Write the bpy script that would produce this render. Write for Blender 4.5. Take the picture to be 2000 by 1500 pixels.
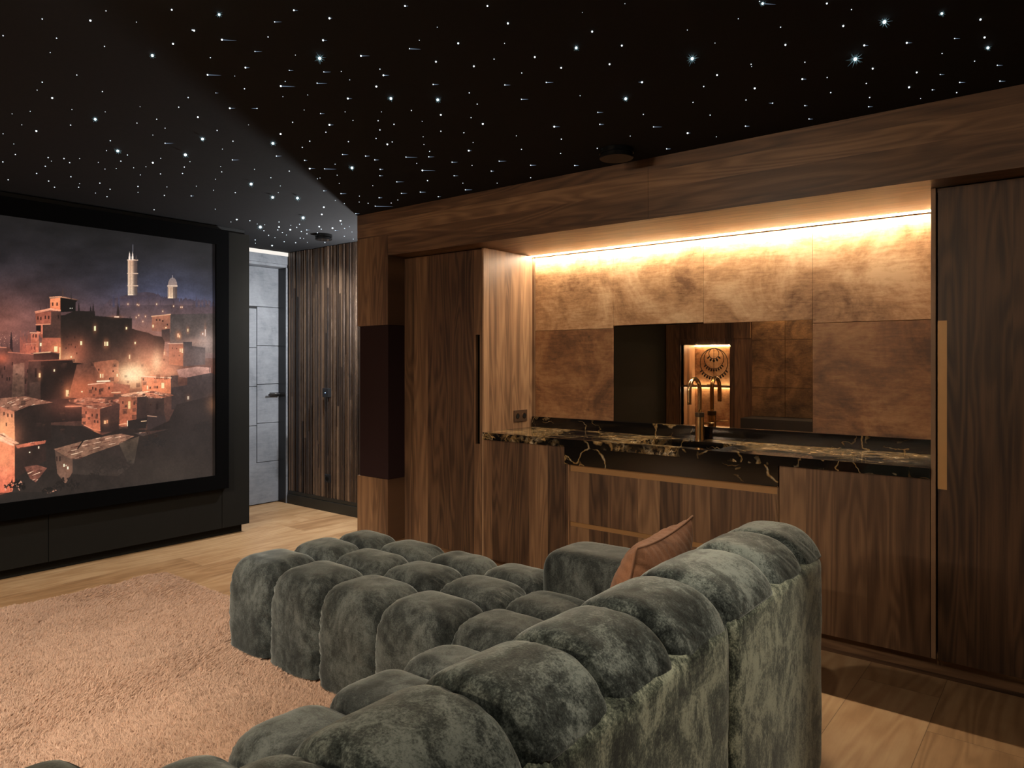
import bpy, bmesh, math, random
import numpy as np
from mathutils import Vector, Matrix
random.seed(7)
RNG = np.random.default_rng(11)
SC = bpy.context.scene
for o in list(bpy.data.objects): bpy.data.objects.remove(o)

# ------------------------------------------------------------------ camera
CAM_H = 1.4
YAW = math.atan(1106/1390.0)
cd = bpy.data.cameras.new('camera'); cam = bpy.data.objects.new('camera', cd)
SC.collection.objects.link(cam); SC.camera = cam
cd.sensor_fit = 'HORIZONTAL'; cd.sensor_width = 36; cd.lens = 36*1390/2000.0
cd.shift_y = -42/2000.0; cd.clip_start = 0.02
cam.location = (0, 0, CAM_H); cam.rotation_euler = (math.pi/2, 0, YAW)
# ------------------------------------------------------------------ world, view
w = bpy.data.worlds.new('world'); SC.world = w; w.use_nodes = True
w.node_tree.nodes['Background'].inputs[0].default_value = (0.02, 0.02, 0.022, 1)
w.node_tree.nodes['Background'].inputs[1].default_value = 0.05
SC.view_settings.view_transform = 'Standard'; SC.view_settings.look = 'None'
SC.view_settings.gamma = 1; SC.view_settings.use_curve_mapping = False
SC.view_settings.exposure = 0.0
# light strengths (lamps of the room, plus added fill spots)
NICHE_LED = 365.0      # warm strip under the bulkhead
HALL_LAMP = 3000.0     # wall lamp in the hall
HALL_STRIP = 1.0     # glowing strip over the door
FILL_POWER = 60.0            # added fill spots in the ceiling, out of view (W)

# ------------------------------------------------------------------ fill spots (unseen lamps added behind and above the viewpoint)
def spot(name, loc, tgt, power, size=70, col=(1, .84, .68), r=.03, blend=.6):
    l = bpy.data.lights.new(name, 'SPOT'); l.energy = power; l.spot_size = math.radians(size); l.spot_blend = blend
    l.shadow_soft_size = r; l.color = col
    o = bpy.data.objects.new(name, l); SC.collection.objects.link(o); o.location = loc
    d = Vector(tgt)-Vector(loc); o.rotation_euler = d.to_track_quat('-Z', 'Y').to_euler(); return o
CEIL = 2.495
FILL_SPOTS = [  # (x, y, target, power factor, cone)
    (-2.9, -.6, (-4.2, .9, 0), 35, 75),
    (-2.3, .3, (-3.1, 1.5, 0), 12, 80),
    (-1.3, .5, (-2.2, 2.2, .4), 13, 75),
    (-.35, .7, (-.9, 1.6, .6), 4.5, 85),
    (.45, 1.0, (-.2, 3.6, 1.7), 2.2, 110),
    (-1.9, .2, (-2.9, 3.6, 1.6), 5, 90),
    (-3.2, -1.5, (-3.5, -2.6, 1.1), 3.2, 75),
    (.55, 2.15, (-.70, 1.55, .42), 15, 42),
]
for i, (x, y, t, p, c) in enumerate(FILL_SPOTS):
    spot('fill_spot_light', (x, y, CEIL-.035), t, p*FILL_POWER/9, c, col=(1, .91, .82) if i == 0 else (1, .84, .68))

# ------------------------------------------------------------------ helpers
COL = SC.collection
def srgb(r, g, b):
    f = lambda c: (c/255/12.92 if c/255 <= .04045 else ((c/255+.055)/1.055)**2.4)
    return (f(r), f(g), f(b), 1)
def link(o, parent=None):
    COL.objects.link(o)
    if parent is not None:
        o.parent = parent; o.matrix_parent_inverse = Matrix.Translation(-Vector(parent.location))
    return o
def tag(o, label=None, cat=None, group=None, kind=None):
    if label: o['label'] = label
    if cat: o['category'] = cat
    if group: o['group'] = group
    if kind: o['kind'] = kind
    return o
def empty(name, loc, label=None, cat=None, group=None, kind=None):
    o = bpy.data.objects.new(name, None); o.location = loc; o.empty_display_size = .1; COL.objects.link(o)
    return tag(o, label, cat, group, kind)
def from_bm(name, bm, mat, parent=None, smooth=False):
    me = bpy.data.meshes.new(name); bm.normal_update(); bm.to_mesh(me); bm.free()
    if smooth: me.shade_smooth()
    for m in (mat if isinstance(mat, (list, tuple)) else [mat]): me.materials.append(m)
    return link(bpy.data.objects.new(name, me), parent)
def add_box(bm, x0, x1, y0, y1, z0, z1, bev=0, mi=0, seg=2):
    r = bmesh.ops.create_cube(bm, size=1)
    vs = r['verts']
    for v in vs:
        v.co = Vector(((x0+x1)/2+v.co.x*(x1-x0), (y0+y1)/2+v.co.y*(y1-y0), (z0+z1)/2+v.co.z*(z1-z0)))
    fs = set(f for v in vs for f in v.link_faces)
    for f in fs: f.material_index = mi
    if bev > 0:
        es = list(set(e for v in vs for e in v.link_edges))
        bmesh.ops.bevel(bm, geom=es, offset=bev, segments=seg, affect='EDGES', profile=.5)
def box(name, x0, x1, y0, y1, z0, z1, mat, parent=None, bev=0.0012):
    bm = bmesh.new(); add_box(bm, x0, x1, y0, y1, z0, z1, bev); return from_bm(name, bm, mat, parent)
def boxes(name, L, mat, parent=None, bev=0.0012):
    bm = bmesh.new()
    for b in L: add_box(bm, *b[:6], bev=bev, mi=(b[6] if len(b) > 6 else 0))
    return from_bm(name, bm, mat, parent)
def add_tube(bm, pts, r, seg=12, cap=True, mi=0):
    pts = [Vector(p) for p in pts]; n = len(pts)
    rr = r if isinstance(r, (list, tuple)) else [r]*n
    rings = []; up = None
    for i, p in enumerate(pts):
        t = (pts[min(i+1, n-1)]-pts[max(i-1, 0)]).normalized()
        if up is None: up = t.orthogonal().normalized()
        up = (up-t*up.dot(t)).normalized(); b = t.cross(up)
        rings.append([bm.verts.new(p+rr[i]*(math.cos(2*math.pi*k/seg)*up+math.sin(2*math.pi*k/seg)*b)) for k in range(seg)])
    for a, c in zip(rings, rings[1:]):
        for k in range(seg):
            f = bm.faces.new((a[k], a[(k+1) % seg], c[(k+1) % seg], c[k])); f.material_index = mi; f.smooth = True
    if cap:
        bm.faces.new(list(reversed(rings[0]))).material_index = mi; bm.faces.new(rings[-1]).material_index = mi
def add_cyl(bm, c, r, h, axis='Z', seg=32, bev=0, mi=0):
    r_ = bmesh.ops.create_cone(bm, cap_ends=True, segments=seg, radius1=r, radius2=r, depth=h)
    M = {'Z': Matrix(), 'X': Matrix.Rotation(math.pi/2, 4, 'Y'), 'Y': Matrix.Rotation(math.pi/2, 4, 'X')}[axis]
    vs = r_['verts']
    for v in vs: v.co = M @ v.co + Vector(c)
    for f in set(f for v in vs for f in v.link_faces): f.material_index = mi
    if bev:
        es = [e for e in set(e for v in vs for e in v.link_edges) if any(len(f.verts) > 4 for f in e.link_faces)]
        bmesh.ops.bevel(bm, geom=es, offset=bev, segments=2, affect='EDGES')
def np_mesh(name, V, Fq, mat, parent=None, smooth=True):
    me = bpy.data.meshes.new(name); V = np.asarray(V, np.float32); Fq = np.asarray(Fq, np.int32); k = Fq.shape[1]
    me.vertices.add(len(V)); me.vertices.foreach_set('co', V.ravel())
    me.loops.add(Fq.size); me.loops.foreach_set('vertex_index', Fq.ravel())
    me.polygons.add(len(Fq)); me.polygons.foreach_set('loop_start', np.arange(0, Fq.size, k, dtype=np.int32))
    me.polygons.foreach_set('loop_total', np.full(len(Fq), k, np.int32))
    me.polygons.foreach_set('use_smooth', np.full(len(Fq), smooth))
    me.update(calc_edges=True); me.validate()
    if mat: me.materials.append(mat)
    return link(bpy.data.objects.new(name, me), parent)
def copy_obj(o, loc=None, parent=None):
    c = o.copy(); COL.objects.link(c)
    if loc is not None: c.location = loc
    if parent is not None: c.parent = parent
    return c

# value noise (numpy)
def vnoise2(x, y, seed=0):
    r = np.random.default_rng(seed); T = r.random((256, 256))
    xi = np.floor(x).astype(int); yi = np.floor(y).astype(int); fx = x-xi; fy = y-yi
    fx = fx*fx*(3-2*fx); fy = fy*fy*(3-2*fy)
    g = lambda a, b: T[a & 255, b & 255]
    return (g(xi, yi)*(1-fx)+g(xi+1, yi)*fx)*(1-fy)+(g(xi, yi+1)*(1-fx)+g(xi+1, yi+1)*fx)*fy
def fbm(x, y, seed=0, oct=4):
    s = 0; a = .5; t = 0
    for i in range(oct):
        s = s+a*vnoise2(x*2**i, y*2**i, seed+i); t += a; a *= .5
    return s/t

# ------------------------------------------------------------------ materials
class NT:
    def __init__(s, name):
        s.m = bpy.data.materials.new(name); s.m.use_nodes = True; s.t = s.m.node_tree; s.n = s.t.nodes; s.l = s.t.links
        s.b = s.n['Principled BSDF']; s.out = s.n['Material Output']
        s.geo = None
    def new(s, typ, **kw):
        n = s.n.new(typ)
        for k, v in kw.items():
            if k.startswith('i_'):
                key = k[2:]; key = int(key) if key.isdigit() else key.replace('_', ' ')
                s.set(n.inputs[key], v)
            else: setattr(n, k, v)
        return n
    def set(s, inp, v):
        if isinstance(v, bpy.types.NodeSocket): s.l.new(v, inp)
        elif isinstance(v, bpy.types.Node): s.l.new(v.outputs[0], inp)
        else: inp.default_value = v
    def pos(s):
        if not s.geo: s.geo = s.new('ShaderNodeNewGeometry')
        return s.geo.outputs['Position']
    def scaled(s, sc, rot=(0, 0, 0), src=None):
        n = s.new('ShaderNodeMapping'); n.inputs['Scale'].default_value = sc; n.inputs['Rotation'].default_value = rot
        s.l.new(src or s.pos(), n.inputs['Vector']); return n.outputs[0]
    def noise(s, vec, scale=1, detail=3, rough=.5, dist=0):
        n = s.new('ShaderNodeTexNoise'); s.l.new(vec, n.inputs['Vector']); n.inputs['Scale'].default_value = scale
        n.inputs['Detail'].default_value = detail; n.inputs['Roughness'].default_value = rough; n.inputs['Distortion'].default_value = dist
        return n.outputs['Fac']
    def math(s, op, a, b=0, c=None, clamp=False):
        n = s.new('ShaderNodeMath'); n.operation = op; n.use_clamp = clamp; s.set(n.inputs[0], a); s.set(n.inputs[1], b)
        if c is not None: s.set(n.inputs[2], c)
        return n.outputs[0]
    def ramp(s, fac, stops, interp='LINEAR'):
        n = s.new('ShaderNodeValToRGB'); s.set(n.inputs[0], fac); r = n.color_ramp; r.interpolation = interp
        while len(r.elements) < len(stops): r.elements.new(.5)
        for e, (p, c) in zip(r.elements, stops):
            e.position = p; e.color = c if len(c) == 4 else (*c, 1)
        return n.outputs[0]
    def mix(s, f, a, b, blend='MIX'):
        n = s.new('ShaderNodeMix'); n.data_type = 'RGBA'; n.blend_type = blend
        s.set(n.inputs[0], f); s.set(n.inputs[6], a); s.set(n.inputs[7], b); return n.outputs[2]
    def sep(s, v):
        n = s.new('ShaderNodeSeparateXYZ'); s.l.new(v, n.inputs[0]); return n.outputs
    def comb(s, x, y, z):
        n = s.new('ShaderNodeCombineXYZ'); s.set(n.inputs[0], x); s.set(n.inputs[1], y); s.set(n.inputs[2], z); return n.outputs[0]
    def bump(s, h, strength=.3, dist=.002):
        n = s.new('ShaderNodeBump'); n.inputs['Strength'].default_value = strength; n.inputs['Distance'].default_value = dist
        s.set(n.inputs['Height'], h); s.l.new(n.outputs[0], s.b.inputs['Normal'])
    def base(s, col, rough=.5, metal=0, spec=None):
        s.set(s.b.inputs['Base Color'], col); s.set(s.b.inputs['Roughness'], rough); s.b.inputs['Metallic'].default_value = metal
        if spec is not None: s.b.inputs['Specular IOR Level'].default_value = spec

def plain(name, col, rough=.5, metal=0, spec=.5, var=.12, scale=30):
    t = NT(name); n = t.noise(t.pos(), scale, 4)
    t.base(t.mix(t.math('MULTIPLY', n, var*2), col, tuple(c*.55 for c in col[:3])+(1,)), t.math('MULTIPLY_ADD', n, .1, rough-.05), metal, spec)
    t.bump(n, .08, .001); return t.m
def emis(name, col, strength, sample=True):
    t = NT(name); t.base((0, 0, 0, 1), 1, 0, 0); t.b.inputs['Emission Color'].default_value = col; t.b.inputs['Emission Strength'].default_value = strength
    if not sample: t.m.cycles.emission_sampling = 'NONE'
    return t.m

def wood(name, strip, grain, width, cols, rough=.42, seedoff=0.0, spec=.35):
    """walnut boards: strips along one axis with random tones, cathedral grain along the other"""
    t = NT(name); s = t.sep(t.pos()); ax = {'X': 0, 'Y': 1, 'Z': 2}
    S = s[ax[strip]]; G = s[ax[grain]]
    vor = t.new('ShaderNodeTexVoronoi', voronoi_dimensions='1D', feature='F1'); vor.inputs['Randomness'].default_value = .75
    t.set(vor.inputs['W'], t.math('MULTIPLY_ADD', S, 1/width, seedoff)); vor.inputs['Scale'].default_value = 1
    rnd = t.sep(vor.outputs['Color'])
    o = t.math('MULTIPLY', rnd[1], 17.0)
    v1 = t.comb(t.math('MULTIPLY', S, 9.0), t.math('MULTIPLY_ADD', G, .85, o), o)
    big = t.noise(v1, 1.0, 1.5, .4, .35)
    rings = t.math('MULTIPLY_ADD', t.math('SINE', t.math('MULTIPLY', big, 62.0)), .5, .5)
    v2 = t.comb(t.math('MULTIPLY', S, 260.0), t.math('MULTIPLY_ADD', G, 7.0, o), o)
    fine = t.noise(v2, 1.0, 4, .6)
    v3 = t.comb(t.math('MULTIPLY', S, 30.0), t.math('MULTIPLY_ADD', G, 1.3, o), o)
    mid = t.noise(v3, 1.0, 3, .55)
    f = t.math('ADD', t.math('MULTIPLY', rings, .19), t.math('ADD', t.math('MULTIPLY', fine, .25), t.math('MULTIPLY', mid, .55)))
    f = t.math('ADD', f, t.math('MULTIPLY_ADD', rnd[0], .5, -.26), clamp=True)
    c = t.ramp(f, [(.12, cols[0]), (.45, cols[1]), (.85, cols[2])])
    t.base(c, t.math('MULTIPLY_ADD', fine, .18, rough-.08), 0, spec); t.bump(fine, .12, .0008); return t.m

WAL = (srgb(54, 38, 28), srgb(97, 71, 51), srgb(140, 107, 77))
M = {}
M['wood_v'] = wood('walnut_vertical', 'X', 'Z', .15, WAL)
M['wood_side_lit'] = wood('walnut_side_lit', 'Y', 'Z', .09, (srgb(78, 57, 43), srgb(122, 93, 69), srgb(154, 122, 93)), seedoff=3.3)  # same walnut made lighter: niche light put into its colour
M['wood_h'] = wood('walnut_horizontal', 'Z', 'X', .10, WAL, seedoff=1.7)
M['wood_under'] = wood('walnut_underside', 'Y', 'X', .11, WAL, seedoff=2.1)
M['bronze'] = plain('bronze_metal', srgb(158, 118, 74), .45, .25)
M['brass'] = plain('aged_brass', srgb(196, 160, 112), .25, 1.0, var=.12, scale=25)
M['brass_dark'] = plain('dark_knurled_brass', srgb(70, 58, 44), .4, .9)
M['black'] = plain('black_gap', (.004, .004, .004, 1), .8, 0, .2)
M['black_satin'] = plain('black_satin', (.012, .012, .013, 1), .35, 0, .5)
M['frame_black'] = plain('black_velvet_frame', (.0022, .0022, .0024, 1), .95, 0, .05)
M['panel_dark'] = plain('dark_grey_panel', srgb(31, 30, 27), .9, 0, .1, scale=14)
M['trim_dark'] = plain('dark_grey_trim', srgb(38, 39, 39), .4, 0, .5, scale=14)
M['ceiling'] = plain('black_ceiling_felt', srgb(40, 40, 41), .95, 0, .08, scale=60)
M['ceil_fix'] = plain('black_gloss_fixture', (.006, .006, .006, 1), .15, 0, .6)
M['base'] = plain('dark_baseboard', srgb(42, 42, 38), .45, 0, .4)
M['wall_grey'] = plain('dark_wall_paint', srgb(50, 47, 43), .85, 0, .2)
M['speaker'] = plain('maroon_speaker_fabric', srgb(44, 30, 30), .95, 0, .1, scale=500)
M['outlet'] = plain('bronze_outlet', srgb(84, 64, 50), .4, .4)
M['chrome'] = plain('steel', srgb(190, 190, 190), .2, 1)

def m_leather(name, cols, sc=1.0, off=0.0, rough=.5):
    t = NT(name); p = t.new('ShaderNodeVectorMath', operation='ADD'); t.l.new(t.pos(), p.inputs[0]); p.inputs[1].default_value = (off, off*.7, off*1.3)
    v = p.outputs[0]
    a = t.noise(v, 2.6*sc, 8, .66, .7); b = t.noise(v, 34*sc, 5, .7); c = t.noise(t.scaled((1, 1, 6), src=v), 9*sc, 6, .7, .6)
    f = t.math('ADD', t.math('MULTIPLY', a, .62), t.math('ADD', t.math('MULTIPLY', b, .14), t.math('MULTIPLY', c, .24)))
    f = t.math('MULTIPLY_ADD', t.math('SUBTRACT', f, .5), 4.2, .5, clamp=True)
    t.base(t.ramp(f, [(.05, cols[0]), (.5, cols[1]), (.95, cols[2])]), t.math('MULTIPLY_ADD', b, .25, rough-.12), 0, .4)
    t.bump(t.math('ADD', t.math('MULTIPLY', b, .6), a), .12, .002); return t.m
LEA = (srgb(112, 78, 50), srgb(172, 132, 94), srgb(208, 174, 136))
M['leather'] = m_leather('tan_leather', LEA)
M['leather_low'] = m_leather('brown_leather', (srgb(84, 56, 36), srgb(130, 90, 58), srgb(164, 122, 82)), 1.1, 7.0)
M['leather_dark'] = m_leather('aged_brown_leather', (srgb(80, 58, 38), srgb(128, 96, 64), srgb(168, 130, 88)), 1.3, 4.0)
M['door_grey'] = m_leather('grey_door_leather', (srgb(112, 116, 122), srgb(132, 136, 142), srgb(146, 150, 156)), 1, 2, .55)

def m_marble(name, off, dens, streak):
    """black stone with thin gold veins and clouded gold seams"""
    t = NT(name); p = t.new('ShaderNodeVectorMath', operation='ADD'); t.l.new(t.pos(), p.inputs[0]); p.inputs[1].default_value = off; v = p.outputs[0]
    warp = t.new('ShaderNodeTexNoise'); t.l.new(v, warp.inputs['Vector']); warp.inputs['Scale'].default_value = 3.0; warp.inputs['Detail'].default_value = 5
    add = t.new('ShaderNodeVectorMath', operation='MULTIPLY_ADD'); t.l.new(warp.outputs['Color'], add.inputs[0]); add.inputs[1].default_value = (.28, .28, .28); t.l.new(v, add.inputs[2])
    wv = t.scaled(streak, (0, .45, .3), src=add.outputs[0])
    def ridge(n, w_): return t.math('SUBTRACT', 1, t.math('DIVIDE', t.math('ABSOLUTE', t.math('SUBTRACT', n, .5)), w_), clamp=True)
    mask = t.noise(v, 2.4, 3, .55, .3); g = t.math('MULTIPLY_ADD', mask, 9, -4.6+dens, clamp=True); g2 = t.math('MULTIPLY_ADD', mask, 9, -5.6+dens, clamp=True)
    v1 = ridge(t.noise(wv, .9, 3, .45, .1), .0045); v2 = t.math('MULTIPLY', ridge(t.noise(wv, 2.6, 4, .55, .2), .010), g)
    v3 = t.math('MULTIPLY', ridge(t.noise(wv, 8, 6, .65, .3), .035), g2); cl = t.math('MULTIPLY', t.math('MULTIPLY_ADD', t.noise(v, 38, 5, .7), 5, -2.1, clamp=True), t.math('MULTIPLY', g2, .4))
    f = t.math('MAXIMUM', t.math('MAXIMUM', t.math('MULTIPLY', v1, .6), t.math('MULTIPLY', v2, .75)), t.math('MAXIMUM', t.math('MULTIPLY', v3, .85), cl))
    colv = t.ramp(t.noise(v, 25, 5, .7), [(.3, srgb(140, 100, 54)), (.5, srgb(206, 168, 110)), (.7, srgb(246, 230, 200))])
    t.base(t.mix(f, (.0055, .0045, .004, 1), colv), .10, 0, .55); return t.m
M['marble'] = m_marble('black_gold_marble', (1.3, 0, .4), -.1, (1.0, 1.6, 2.0))
M['marble_top'] = m_marble('black_gold_marble_slab', (5.2, 2.0, 0), 1.5, (1.0, 1.6, 1.0))

def m_oak():
    t = NT('oak_planks'); s = t.sep(t.pos())
    row = t.math('MULTIPLY_ADD', s[0], 1/.305, .757/.305+40); ri = t.math('FLOOR', row); rf = t.math('FRACT', row)
    wn = t.new('ShaderNodeTexWhiteNoise', noise_dimensions='1D'); t.set(wn.inputs['W'], ri)
    yy = t.math('MULTIPLY_ADD', s[1], 1/2.2, t.math('MULTIPLY_ADD', wn.outputs['Value'], 3.0, 20.0)); yi = t.math('FLOOR', yy); yf = t.math('FRACT', yy)
    wn2 = t.new('ShaderNodeTexWhiteNoise', noise_dimensions='2D'); t.set(wn2.inputs['Vector'], t.comb(ri, yi, 0))
    off = t.math('MULTIPLY', wn2.outputs['Value'], 19.0)
    big = t.noise(t.comb(t.math('MULTIPLY', s[0], 5.0), t.math('MULTIPLY_ADD', s[1], .7, off), off), 1, 2, .45, .5)
    rings = t.math('MULTIPLY_ADD', t.math('SINE', t.math('MULTIPLY', big, 60)), .5, .5)
    fine = t.noise(t.comb(t.math('MULTIPLY', s[0], 150.0), t.math('MULTIPLY', s[1], 6.0), off), 1, 4, .6)
    blot = t.noise(t.comb(t.math('MULTIPLY', s[0], 3.0), t.math('MULTIPLY', s[1], 1.4), off), 2.2, 4, .6)
    f = t.math('ADD', t.math('ADD', t.math('MULTIPLY', rings, .16), t.math('MULTIPLY', fine, .22)), t.math('ADD', t.math('MULTIPLY', blot, .5), t.math('MULTIPLY', wn2.outputs['Value'], .22)))
    c = t.ramp(f, [(.2, srgb(128, 94, 62)), (.5, srgb(172, 134, 94)), (.85, srgb(202, 168, 126))])
    kn = t.new('ShaderNodeTexVoronoi', feature='F1'); t.set(kn.inputs['Vector'], t.comb(t.math('MULTIPLY', s[0], 2.4), t.math('MULTIPLY', s[1], 1.1), off)); kn.inputs['Scale'].default_value = 1.0
    knot = t.math('SUBTRACT', 1, t.math('DIVIDE', kn.outputs['Distance'], .045), clamp=True)
    c = t.mix(t.math('MULTIPLY', knot, .75), c, srgb(70, 48, 32))
    d = t.math('MINIMUM', t.math('MINIMUM', rf, t.math('SUBTRACT', 1, rf)), t.math('MULTIPLY', t.math('MINIMUM', yf, t.math('SUBTRACT', 1, yf)), 7.2))
    gap = t.math('SUBTRACT', 1, t.math('DIVIDE', d, .006), clamp=True)
    c = t.mix(t.math('MULTIPLY', gap, .8), c, srgb(52, 34, 22))
    t.base(c, t.math('MULTIPLY_ADD', fine, .2, .34), 0, .35); t.bump(t.math('SUBTRACT', t.math('MULTIPLY', fine, .3), gap), .25, .0012); return t.m
M['oak'] = m_oak()

def m_slat():
    t = NT('charred_slats'); g = t.new('ShaderNodeNewGeometry'); s = t.sep(t.pos())
    r = g.outputs['Random Per Island']; o = t.math('MULTIPLY', r, 30.0)
    fine = t.noise(t.comb(t.math('MULTIPLY', s[0], 200.0), t.math('MULTIPLY_ADD', s[2], 9.0, o), o), 1, 5, .65)
    mid = t.noise(t.comb(o, t.math('MULTIPLY_ADD', s[2], 5.0, o), t.math('MULTIPLY', s[0], 20.0)), 1, 5, .7)
    f = t.math('ADD', t.math('MULTIPLY_ADD', r, .55, -.12), t.math('ADD', t.math('MULTIPLY', mid, .5), t.math('MULTIPLY', fine, .2)), clamp=True)
    t.base(t.ramp(f, [(.15, srgb(30, 24, 21)), (.5, srgb(76, 61, 50)), (.9, srgb(150, 126, 104))]), t.math('MULTIPLY_ADD', mid, .4, .2), 0, .5)
    t.bump(fine, .3, .001); return t.m
M['slat'] = m_slat()

def m_velvet(name, lo, mid, hi, sc=1.0, sheen=.8, k=5.0):
    t = NT(name); tc = t.pos()
    a = t.noise(tc, 4.2*sc, 7, .68, .9); b = t.noise(t.scaled((1, 1, .5)), 22*sc, 6, .72, .8); c = t.noise(tc, 190, 4, .75)
    f = t.math('ADD', t.math('MULTIPLY', a, .48), t.math('ADD', t.math('MULTIPLY', b, .29), t.math('MULTIPLY', c, .23)))
    f = t.math('MULTIPLY_ADD', t.math('SUBTRACT', f, .49), k, .5, clamp=True)
    col = t.ramp(f, [(.08, lo), (.45, mid), (.9, hi)])
    t.base(col, .75, 0, .12)
    t.b.inputs['Sheen Weight'].default_value = sheen; t.b.inputs['Sheen Roughness'].default_value = .35
    t.b.inputs['Sheen Tint'].default_value = (.62, .68, .64, 1)
    t.bump(c, .45, .0015); return t.m
M['velvet'] = m_velvet('grey_green_velvet', srgb(22, 24, 24), srgb(50, 54, 52), srgb(92, 97, 93), 1.0, .8, 4.4)
M['velvet_back'] = m_velvet('grey_green_velvet_back', srgb(28, 33, 30), srgb(82, 90, 78), srgb(160, 167, 146), 1.3, .7, 6.5)
M['velvet_top'] = m_velvet('grey_green_velvet_rolls', srgb(22, 27, 26), srgb(62, 69, 66), srgb(128, 137, 130), 1.0, .9, 6.0)
M['pillow'] = m_velvet('tan_velvet', srgb(112, 76, 55), srgb(136, 95, 70), srgb(156, 112, 84), .8, .2)
M['piping'] = plain('tan_piping', srgb(150, 108, 80), .8)

def m_mirror():
    t = NT('smoked_mirror'); n = t.noise(t.pos(), 9, 5, .7, 1.0)
    t.base(srgb(214, 192, 164), t.math('MULTIPLY_ADD', n, .02, 0.0), 1.0); return t.m
M['mirror'] = m_mirror()

# ================================================================== SETTING
SLAT_Y, DOOR_X, BACK_Y, RIGHT_X, SCR_X = 4.175, -6.31, -2.6, 1.25, -5.38
def struct(o, kind='structure'): o['kind'] = kind; return o
struct(box('floor', -6.5, RIGHT_X+.1, BACK_Y-.7, 4.4, -.08, 0, M['oak'], bev=0))
struct(box('ceiling', -6.5, RIGHT_X+.1, BACK_Y-.7, 4.4, CEIL, CEIL+.1, M['ceiling'], bev=0))
struct(box('wall_far', -6.5, RIGHT_X+.1, SLAT_Y+.02, SLAT_Y+.15, 0, CEIL, M['wall_grey'], bev=0))
struct(box('wall_right', RIGHT_X, RIGHT_X+.1, BACK_Y, SLAT_Y, 0, CEIL, M['wall_grey'], bev=0))
# back wall with an opening for the lit niche
NX0, NX1, NZ0, NZ1 = -5.11, -4.29, .35, 1.69
struct(boxes('wall_back', [(-6.5, NX0, BACK_Y-.1, BACK_Y, 0, CEIL), (NX1, RIGHT_X+.1, BACK_Y-.1, BACK_Y, 0, CEIL),
                           (NX0, NX1, BACK_Y-.1, BACK_Y, NZ1, CEIL), (NX0, NX1, BACK_Y-.1, BACK_Y, 0, NZ0)], M['wood_v'], bev=0))
# left (screen) wall: panelled body, recessed plinth and top trim
wl = struct(boxes('wall_left', [(-5.41, -6.3, BACK_Y, 3.235, .068, CEIL)], M['trim_dark'], bev=0))
P = []
for y0, y1 in ((BACK_Y, .48), (.484, 1.790), (1.794, 3.021)): P.append((SCR_X-.03, SCR_X, y0, y1, .068, .60))
P.append((SCR_X-.03, SCR_X, BACK_Y, 3.021, .60, 2.456))
P.append((SCR_X-.6, SCR_X, 3.025, 3.262, .068, 2.456))
boxes('wall_panel', P, M['panel_dark'], wl, bev=.0015)
struct(boxes('baseboard_left', [(-5.9, -5.435, BACK_Y, 3.225, 0, .066)], M['panel_dark'], bev=.001))
struct(boxes('trim_1', [(-5.9, -5.398, BACK_Y, 3.23, 2.4575, CEIL-.001)], M['trim_dark'], bev=.0008))
# far baseboard with a small step
struct(boxes('baseboard_far', [(-6.155, -4.0, SLAT_Y-.028, SLAT_Y+.02, 0, .095), (-6.155, -4.0, SLAT_Y-.02, SLAT_Y+.02, .097, .128)], M['base'], bev=.0015))
# slatted wall panel
bm = bmesh.new(); x = -6.145; rs = random.Random(5)
while x < -4.0:
    wd = rs.choice((.009, .012, .016, .02, .014)); dp = rs.choice((.008, .014, .018, .024)); z = .13
    cuts = sorted([rs.uniform(.3, 2.3) for _ in range(rs.choice((0, 1, 1, 2)))])+[CEIL-.004]
    for c in cuts:
        if c-z > .08:
            add_box(bm, x, x+wd, SLAT_Y-dp, SLAT_Y+.015, z, c-.0006, 0); z = c
    x += wd+rs.choice((.004, .006, .009, .005))
add_box(bm, -6.15, -4.0, SLAT_Y+.008, SLAT_Y+.02, .13, CEIL-.004)
tag(from_bm('slat_wall_panel', bm, M['slat']), 'dark brown vertical timber slats covering the hall wall beside the grey door', 'wall panel')

# hall wall with door: frame, leaf, handle
DY0, DY1 = 3.255, 4.135
FX = -6.165
struct(boxes('wall_door_side', [(-6.5, DOOR_X-.06, 3.0, SLAT_Y+.02, 0, CEIL), (-6.5, FX-.03, 3.0, SLAT_Y+.02, 2.455, CEIL)], M['wall_grey'], bev=0))
bpy.data.objects['wall_door_side'].name = 'wall_hall'
d = struct(empty('door_1', (DOOR_X, (DY0+DY1)/2, 0)))
d['label'] = 'grey leather panelled door at the end of the hall'
L = []
rows = [.006, .415, .80, 1.185, 1.565, 1.95, 2.345]
GY = 3.905
for k in range(6):
    z0, z1 = rows[k]+.0025, rows[k+1]-.0025
    if k in (0, 5): L.append((DOOR_X-.03, DOOR_X+.004, 3.02, DY1+.03, z0, z1))
    else: L += [(DOOR_X-.03, DOOR_X+.003, 3.02, GY-.0025, z0-.02, z1-.02), (DOOR_X-.03, DOOR_X+.005, GY+.0025, DY1+.03, z0, z1)]
leaf_ = boxes('door_leaf', L, M['door_grey'], d, bev=.003)
box('door_core', DOOR_X-.045, DOOR_X-.012, 3.02, DY1+.03, .004, 2.35, M['black_satin'], d, 0)
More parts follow.
